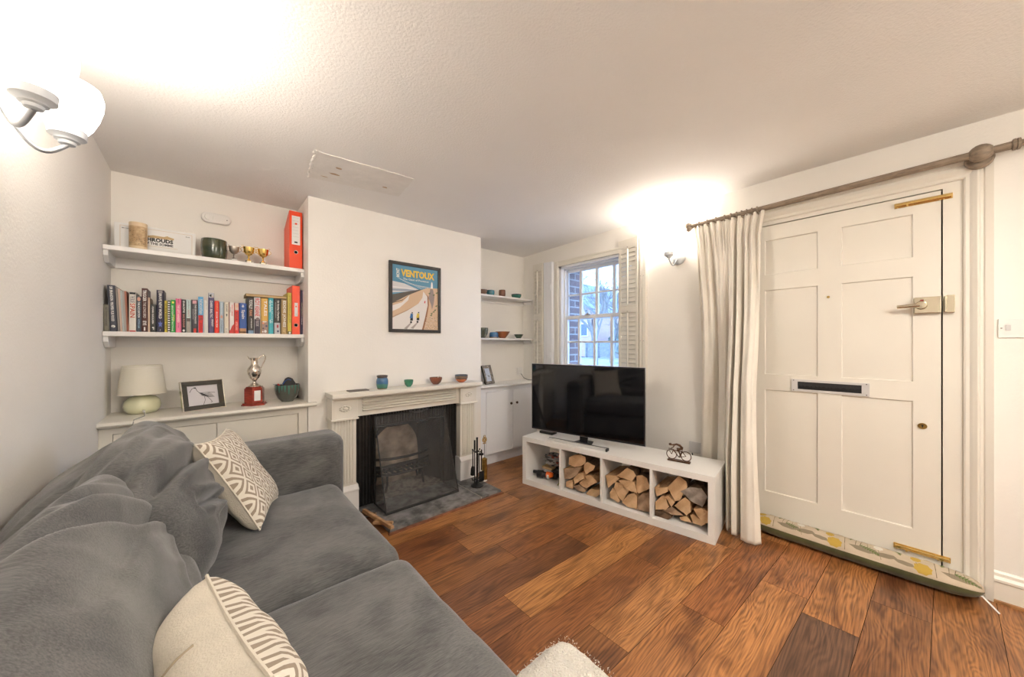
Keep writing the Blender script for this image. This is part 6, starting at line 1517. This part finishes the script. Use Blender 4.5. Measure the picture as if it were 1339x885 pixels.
def floral():
    m = bpy.data.materials.new('floral_linen'); m.use_nodes = True; t = m.node_tree; b = t.nodes['Principled BSDF']
    tc = _n(t, 'ShaderNodeTexCoord'); last = None
    def layer(prev, scale, thr, colr, off, dist=.3, stretch=(1, 1, 1)):
        mp = _n(t, 'ShaderNodeMapping'); mp.inputs['Location'].default_value = off; mp.inputs['Scale'].default_value = stretch; t.links.new(tc.outputs['Object'], mp.inputs[0])
        nz = _n(t, 'ShaderNodeTexNoise'); nz.inputs['Scale'].default_value = 60; t.links.new(mp.outputs[0], nz.inputs[0])
        mx0 = _n(t, 'ShaderNodeMix'); mx0.data_type = 'RGBA'; mx0.inputs[0].default_value = .02; t.links.new(mp.outputs[0], mx0.inputs[6]); t.links.new(nz.outputs['Color'], mx0.inputs[7])
        vo = _n(t, 'ShaderNodeTexVoronoi'); vo.inputs['Scale'].default_value = scale; t.links.new(mx0.outputs[2], vo.inputs['Vector'])
        ls_ = _n(t, 'ShaderNodeMath'); ls_.operation = 'LESS_THAN'; ls_.inputs[1].default_value = thr; t.links.new(vo.outputs['Distance'], ls_.inputs[0])
        mx = _n(t, 'ShaderNodeMix'); mx.data_type = 'RGBA'; t.links.new(ls_.outputs[0], mx.inputs[0])
        if prev is None: mx.inputs[6].default_value = (.56, .46, .34, 1)
        else: t.links.new(prev, mx.inputs[6])
        mx.inputs[7].default_value = (*colr, 1); return mx.outputs[2]
    o = layer(None, 11, .22, (.30, .27, .19), (0, 0, 0), stretch=(1, .8, 1)); b.inputs['Roughness'].default_value = .95
    t.links.new(o, b.inputs['Base Color']); M['floral_linen'] = m
floral()
mm('floral_base', (.56, .46, .34), .95, noise_scale=12, noise_amt=.07, bump=.2, bump_scale=200)
gm = MB(); gm.grid(lambda u, v: ex(u, v, False), 120, 14); gm.build('green_base', mm('olive_velvet', (.085, .082, .026), .8, noise_scale=10, noise_amt=.2, sheen=.3), parent=de, smooth=True, label='olive green velvet underside')
# printed flowers and leaves, lying on the cover's own surface
def surf(u, v): 
    p = Vector(ex(u, v, True)); q = Vector(ex(u, min(1, v+.01), True)); r_ = Vector(ex(min(1, u+.005), v, True)); n_ = (q-p).cross(r_-p)
    n_ = n_.normalized() if n_.length > 0 else Vector((0, 0, 1))
    if n_.z < 0: n_ = -n_
    return p+n_*.0011
def motif(m, polys, u0, v0, s, mi, rot=0):
    for poly in polys:
        ca_, cb_ = sum(p[0] for p in poly)/len(poly), sum(p[1] for p in poly)/len(poly)
        dense = []
        for k in range(len(poly)):
            p, q = poly[k], poly[(k+1) % len(poly)]; dense += [p, ((p[0]+q[0])/2, (p[1]+q[1])/2)]
        def at_(a, b):
            A, B_ = a*cos(rot)-b*sin(rot), a*sin(rot)+b*cos(rot)
            return tuple(surf(max(.01, min(.99, u0+A*s/.96)), max(.02, min(.97, v0+B_*s/.17))))
        n = len(dense); pts = [at_(ca_, cb_)]
        for f in (.25, .5, .75, 1.0): pts += [at_(ca_+(a-ca_)*f, cb_+(b-cb_)*f) for a, b in dense]
        fs = [(0, 1+k, 1+(k+1) % n) for k in range(n)]
        for r_ in range(3): fs += [(1+r_*n+k, 1+(r_+1)*n+k, 1+(r_+1)*n+(k+1) % n, 1+r_*n+(k+1) % n) for k in range(n)]
        m.add(pts, fs, mi)
leaf_ = lambda: [[(0, -.02), (1, -.03), (1, .03), (0, .02)]]+[[(.12*i, 0), (.12*i+.16, .26*(1-abs(i-3)/6)), (.12*i+.11, 0)] for i in range(8)]+[[(.12*i, 0), (.12*i+.11, 0), (.12*i+.16, -.26*(1-abs(i-3)/6))] for i in range(8)]
stem_ = lambda: [[(0, -.02), (1.2, -.02), (1.2, .02), (0, .02)]]
flower_ = lambda: [[(.5*cos(2*pi*k/16)*(1 if k % 2 else .85), .42*sin(2*pi*k/16)*(1 if k % 2 else .85)) for k in range(16)]]
blob_ = lambda: [[(0, 0), (.4, .22), (1, .25), (1.5, .12), (1.3, -.1), (.7, -.12)]]
fpm = MB(); fpm = fm; random.seed(21)
for base_ in (0, .345, .69):
    for (du, v0, s, kind, mi, rot) in ((.03, .52, .050, leaf_, 0, -1.9), (.085, .50, .030, flower_, 1, 0), (.085, .62, .025, stem_, 3, 1.2), (.125, .22, .022, flower_, 1, .5), (.150, .40, .05, stem_, 3, 1.5),
                                       (.17, .70, .060, blob_, 2, 0), (.175, .50, .040, leaf_, 0, -1.4), (.215, .62, .060, leaf_, 0, .3), (.20, .22, .05, stem_, 3, 1.6), (.225, .25, .05, stem_, 3, 1.7), (.245, .30, .030, flower_, 4, 0), (.245, .45, .03, stem_, 3, 1.4),
                                       (.29, .48, .030, flower_, 4, 0), (.29, .6, .03, stem_, 3, 1.3), (.315, .30, .028, blob_, 2, -1.0), (.0, .74, .04, blob_, 2, .1), (.26, .75, .05, blob_, 2, -.1), (.11, .8, .05, flower_, 1, .1)):
        if base_+du < .97: motif(fpm, kind(), base_+du, .12+v0*.85, s*1.35, mi+1, rot)
fpm.build('floral_cover', ['floral_base', mm('leaf_green', (.13, .17, .05), .95), mm('petal_yellow', (.50, .33, .06), .95), mm('taupe_print', (.27, .22, .15), .95), mm('stem_print', (.16, .13, .07), .95), mm('petal_white', (.72, .68, .60), .95)], parent=de, label='beige linen cover printed with leaves and flowers')
MB().add([(2.770, -.240, .052), (2.790, -.246, .050), (2.735, -.300, .004), (2.722, -.294, .006), (2.757, -.27, .030)], [(0, 1, 2, 3)]).build('care_tag', 'white_paper', parent=de)

# ------------------------------------------------------------ wall lights
def shade_prof(s=1.0): return [(.020*s, 0), (.032*s, .006), (.043*s, .024), (.054*s, .052), (.061*s, .082), (.062*s, .104), (.057*s, .124), (.054*s, .124), (.058*s, .103), (.057*s, .08), (.050*s, .052), (.039*s, .026), (.0*s, .010)]
def sconce(name, label, plate, nrm, cups, arms, group=None, s=1.0, watt=8):
    """plate: centre on wall; nrm: unit normal into the room; cups: list of cup bottoms"""
    t = thing(name, label, 'wall light', plate, 0, group)
    n_ = Vector((*nrm, 0)); P0 = Vector(plate); ax = 'x'
    sg = 1 if n_.x > 0 or n_.y > 0 else -1; ax = 'x' if abs(n_.x) > .5 else 'y'
    pr = [(.050, sg*.0006), (.050, sg*.008), (.044, sg*.018), (.030, sg*.026), (.012, sg*.030), (0, sg*.031)]
    MB().lathe(pr, plate, 32, 0, ax).build('wall_plate', 'satin_steel', parent=t, smooth=True, angle=40)
    for k, c in enumerate(cups):
        c = Vector(c)
        MB().tube(arms[k], .0058, 10).build('arm', 'steel', parent=t, smooth=True)
        MB().lathe([(.008, -.014), (.015, -.011), (.017, -.004), (.023, -.001), (.025, .004), (.035, .010), (.0365, .034), (.034, .035), (.030, .02), (0, .018)], tuple(c), 28).build('lamp_cup', 'satin_steel', parent=t, smooth=True, angle=40)
        MB().lathe([(r*s, h*s) for r, h in shade_prof()], (c.x, c.y, c.z+.020), 36).build('glass_shade', 'glow_glass', parent=t, smooth=True, angle=70)
        ld = bpy.data.lights.new('bulb', 'POINT'); ld.energy = watt; ld.color = (1, .92, .83); ld.shadow_soft_size = .035
        lo_ = bpy.data.objects.new('bulb', ld); C.objects.link(lo_); lo_.parent = t; lo_.location = WM[t].inverted() @ Vector((c.x, c.y, c.z+.175*s))
    return t
def arc_arm(p0, c, drop=.055):
    p0, c = Vector(p0), Vector(c); out = []
    for i in range(15):
        f = i/14; q = p0.lerp(c, f); q.z = p0.z+(c.z-.012-p0.z)*f-drop*sin(pi*f)*(1.0); out.append(tuple(q))
    return out
LP = (XL, 1.475, 1.865)
c1_, c2_ = (-.285, 1.310, 1.785), (-.275, 1.520, 1.797)
sconce('wall_light', 'steel double wall light with two glowing white glass shades at the top left corner', LP, (1, 0), [c1_, c2_], [arc_arm((XL+.03, 1.465, 1.84), c1_, .05), arc_arm((XL+.03, 1.485, 1.84), c2_, .06)], 'steel wall lights', 1.08, 4.5)
c3_ = (2.772, 1.236, 1.936)
sconce('wall_light', 'steel single wall light with a glowing white glass shade between the window and the curtain', (XR, 1.200, 1.930), (-1, 0), [c3_], [arc_arm((XR-.03, 1.205, 1.92), c3_, .05)], 'steel wall lights', .9, 7)
c4_, c5_ = (.99, YF+.115, 1.76), (1.21, YF+.115, 1.76)  # unseen double wall light, added as a source of fill
sconce('wall_light', 'added steel double wall light, unseen on the wall behind the camera, for fill', (1.10, YF, 1.84), (0, 1), [c4_, c5_], [arc_arm((1.09, YF+.03, 1.82), c4_, .05), arc_arm((1.11, YF+.03, 1.82), c5_, .05)], None, 1.08, 9)
# ceiling light added out of view behind the camera for soft fill
pt = thing('added_ceiling_light', 'added flush round white glass ceiling light, unseen behind the camera, for fill', 'ceiling light', (1.2, -.75, 2.25))
zc_ = ceil_z(1.2, -.75)
MB().lathe([(.16, -.001), (.165, -.02), (.15, -.05), (.10, -.075), (.0, -.085)], (1.2, -.75, zc_), 40).build('glass_bowl', 'glow_glass', parent=pt, smooth=True)
MB().lathe([(.175, .004), (.178, -.012), (.165, -.018)], (1.2, -.75, zc_), 40).build('rim', 'satin_steel', parent=pt, smooth=True)
ld = bpy.data.lights.new('bulb', 'AREA'); ld.shape = 'DISK'; ld.size = .30; ld.energy = 16; ld.color = (1, .96, .90)  # added area light that brightens the room from behind the camera
lo_ = bpy.data.objects.new('bulb', ld); C.objects.link(lo_); lo_.parent = pt; lo_.location = WM[pt].inverted() @ Vector((1.2, -.75, zc_-.095))

# ------------------------------------------------------------ outside
g_ = MB(); g_.add([(3.3, -4, -.1), (40, -10, .35), (40, 45, .35), (3.3, 30, -.1)], [(0, 1, 2, 3)]); 
tag(g_.build('street', 'asphalt'), 'grey wet street and pavement outside the window', 'street')
bpy.data.objects['street']['kind'] = 'structure'
hb = thing('brick_house', 'brick house with a slate gable roof across the street, seen through the window', 'house', (24, 20, .2))
ye, yr_, yl = 16.6, 20.6, 24.6; ze, zr = 3.75, 6.9
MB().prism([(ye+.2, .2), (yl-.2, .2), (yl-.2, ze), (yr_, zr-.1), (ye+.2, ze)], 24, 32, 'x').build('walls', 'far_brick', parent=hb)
MB().prism([(ye-.15, ze-.12), (yr_, zr), (yl+.15, ze-.12), (yl+.15, ze+.05), (yr_, zr+.18), (ye-.15, ze+.05)], 23.7, 32.3, 'x').build('roof', 'slate_roof', parent=hb)
wf = MB().box(23.93, 17.4, 1.9, 24.02, 18.15, 3.0).build('window', 'cool_trim', parent=hb); MB().box(23.91, 17.47, 1.97, 23.935, 18.08, 2.93).build('pane', mm('dark_pane', (.10, .13, .17), .2), parent=wf)
MB().box(23.95, 16.95, .3, 24.02, 17.03, 3.7).build('drainpipe', 'black_plastic', parent=hb)
# low wall / fence and hedges further right
fn_ = thing('timber_fence', 'grey board fence across the street, right of the brick house', 'fence', (22, 15, .2))
MB().box(22.5, 13.2, .25, 22.6, 16.6, 1.35).build('boards', 'fence_wood', parent=fn_)
for y in (13.2, 14.3, 15.4, 16.5): MB().box(22.42, y-.06, .2, 22.62, y+.06, 1.5).build('post', 'fence_wood', parent=fn_)
def hedge(label, c, rad, seed):
    import bmesh
    bm = bmesh.new(); bmesh.ops.create_icosphere(bm, subdivisions=4, radius=1); vs = []
    for v in bm.verts:
        p = v.co; d = 1+.25*noise.fractal(p*3+Vector((seed, 0, 0)), .8, 2, 4); vs.append((c[0]+p.x*rad[0]*d, c[1]+p.y*rad[1]*d, max(.15, c[2]+p.z*rad[2]*d)))
    fs = [tuple(v.index for v in f.verts) for f in bm.faces]; bm.free(); m = MB(); m.add(vs, fs)
    tag(m.build('hedge', 'hedge', origin=c), label, 'hedge', 'hedges across the street')
hedge('large grey-green bush behind the fence across the street', (25.5, 13.9, 1.5), (1.3, 2.2, 1.5), 1)
hedge('low grey-green hedge at the right edge of the window view', (19.5, 10.3, .9), (1.0, 1.5, 1.0), 5)
random.seed(31)
def tree(label, base, h, seed, r0=.14):
    random.seed(seed); m = MB()
    def br(p, d, L_, r, lv):
        pts = [p]; q = p.copy(); dd = d.copy(); n = 5
        for i in range(n):
            dd = (dd+Vector((random.uniform(-.12, .12), random.uniform(-.12, .12), random.uniform(-.03, .09)))).normalized(); q = q+dd*L_/n; pts.append(q.copy())
        m.tube(pts, [r*(1-.5*i/n) for i in range(n+1)], 6 if lv < 2 else 4)
        if lv < 5:
            for k in range(4 if lv < 3 else 3):
                i = random.randint(2, n); a = dd.orthogonal().normalized(); a.rotate(Matrix.Rotation(random.uniform(0, 2*pi), 3, dd)); nd_ = (dd*.8+a*random.uniform(.45, .9)+Vector((0, 0, .12))).normalized()
                br(pts[i], nd_, L_*random.uniform(.58, .75), r*.52, lv+1)
    br(Vector(base), Vector((0, 0, 1)), h*.34, r0, 0)
    t = thing('bare_tree', label, 'tree', base, 0, 'bare trees outside the window'); m.build('branches', 'twig', parent=t)
tree('bare winter tree in the middle of the window view', (15, 10.4, .1), 8.5, 3, .15)
tree('bare winter tree at the right of the window view, beside the shutter', (19, 12.0, .1), 9.5, 9, .16)
# ------------------------------------------------------------ sky
w = bpy.data.worlds.new('overcast_sky'); bpy.context.scene.world = w; w.use_nodes = True; t = w.node_tree
bg = t.nodes['Background']; tc = _n(t, 'ShaderNodeTexCoord'); sp = _n(t, 'ShaderNodeSeparateXYZ'); rp = _n(t, 'ShaderNodeValToRGB')
t.links.new(tc.outputs['Generated'], sp.inputs[0]); t.links.new(sp.outputs[2], rp.inputs[0]); e = rp.color_ramp.elements
e[0].position = 0; e[0].color = (.46, .70, 1, 1); e[1].position = .5; e[1].color = (.34, .57, 1, 1)
t.links.new(rp.outputs[0], bg.inputs[0]); bg.inputs[1].default_value = 3.6
# ------------------------------------------------------------ look
S = bpy.context.scene
S.view_settings.view_transform = 'Standard'; S.view_settings.look = 'None'; S.view_settings.gamma = 1; S.view_settings.exposure = 1.10
S.view_settings.use_curve_mapping = False
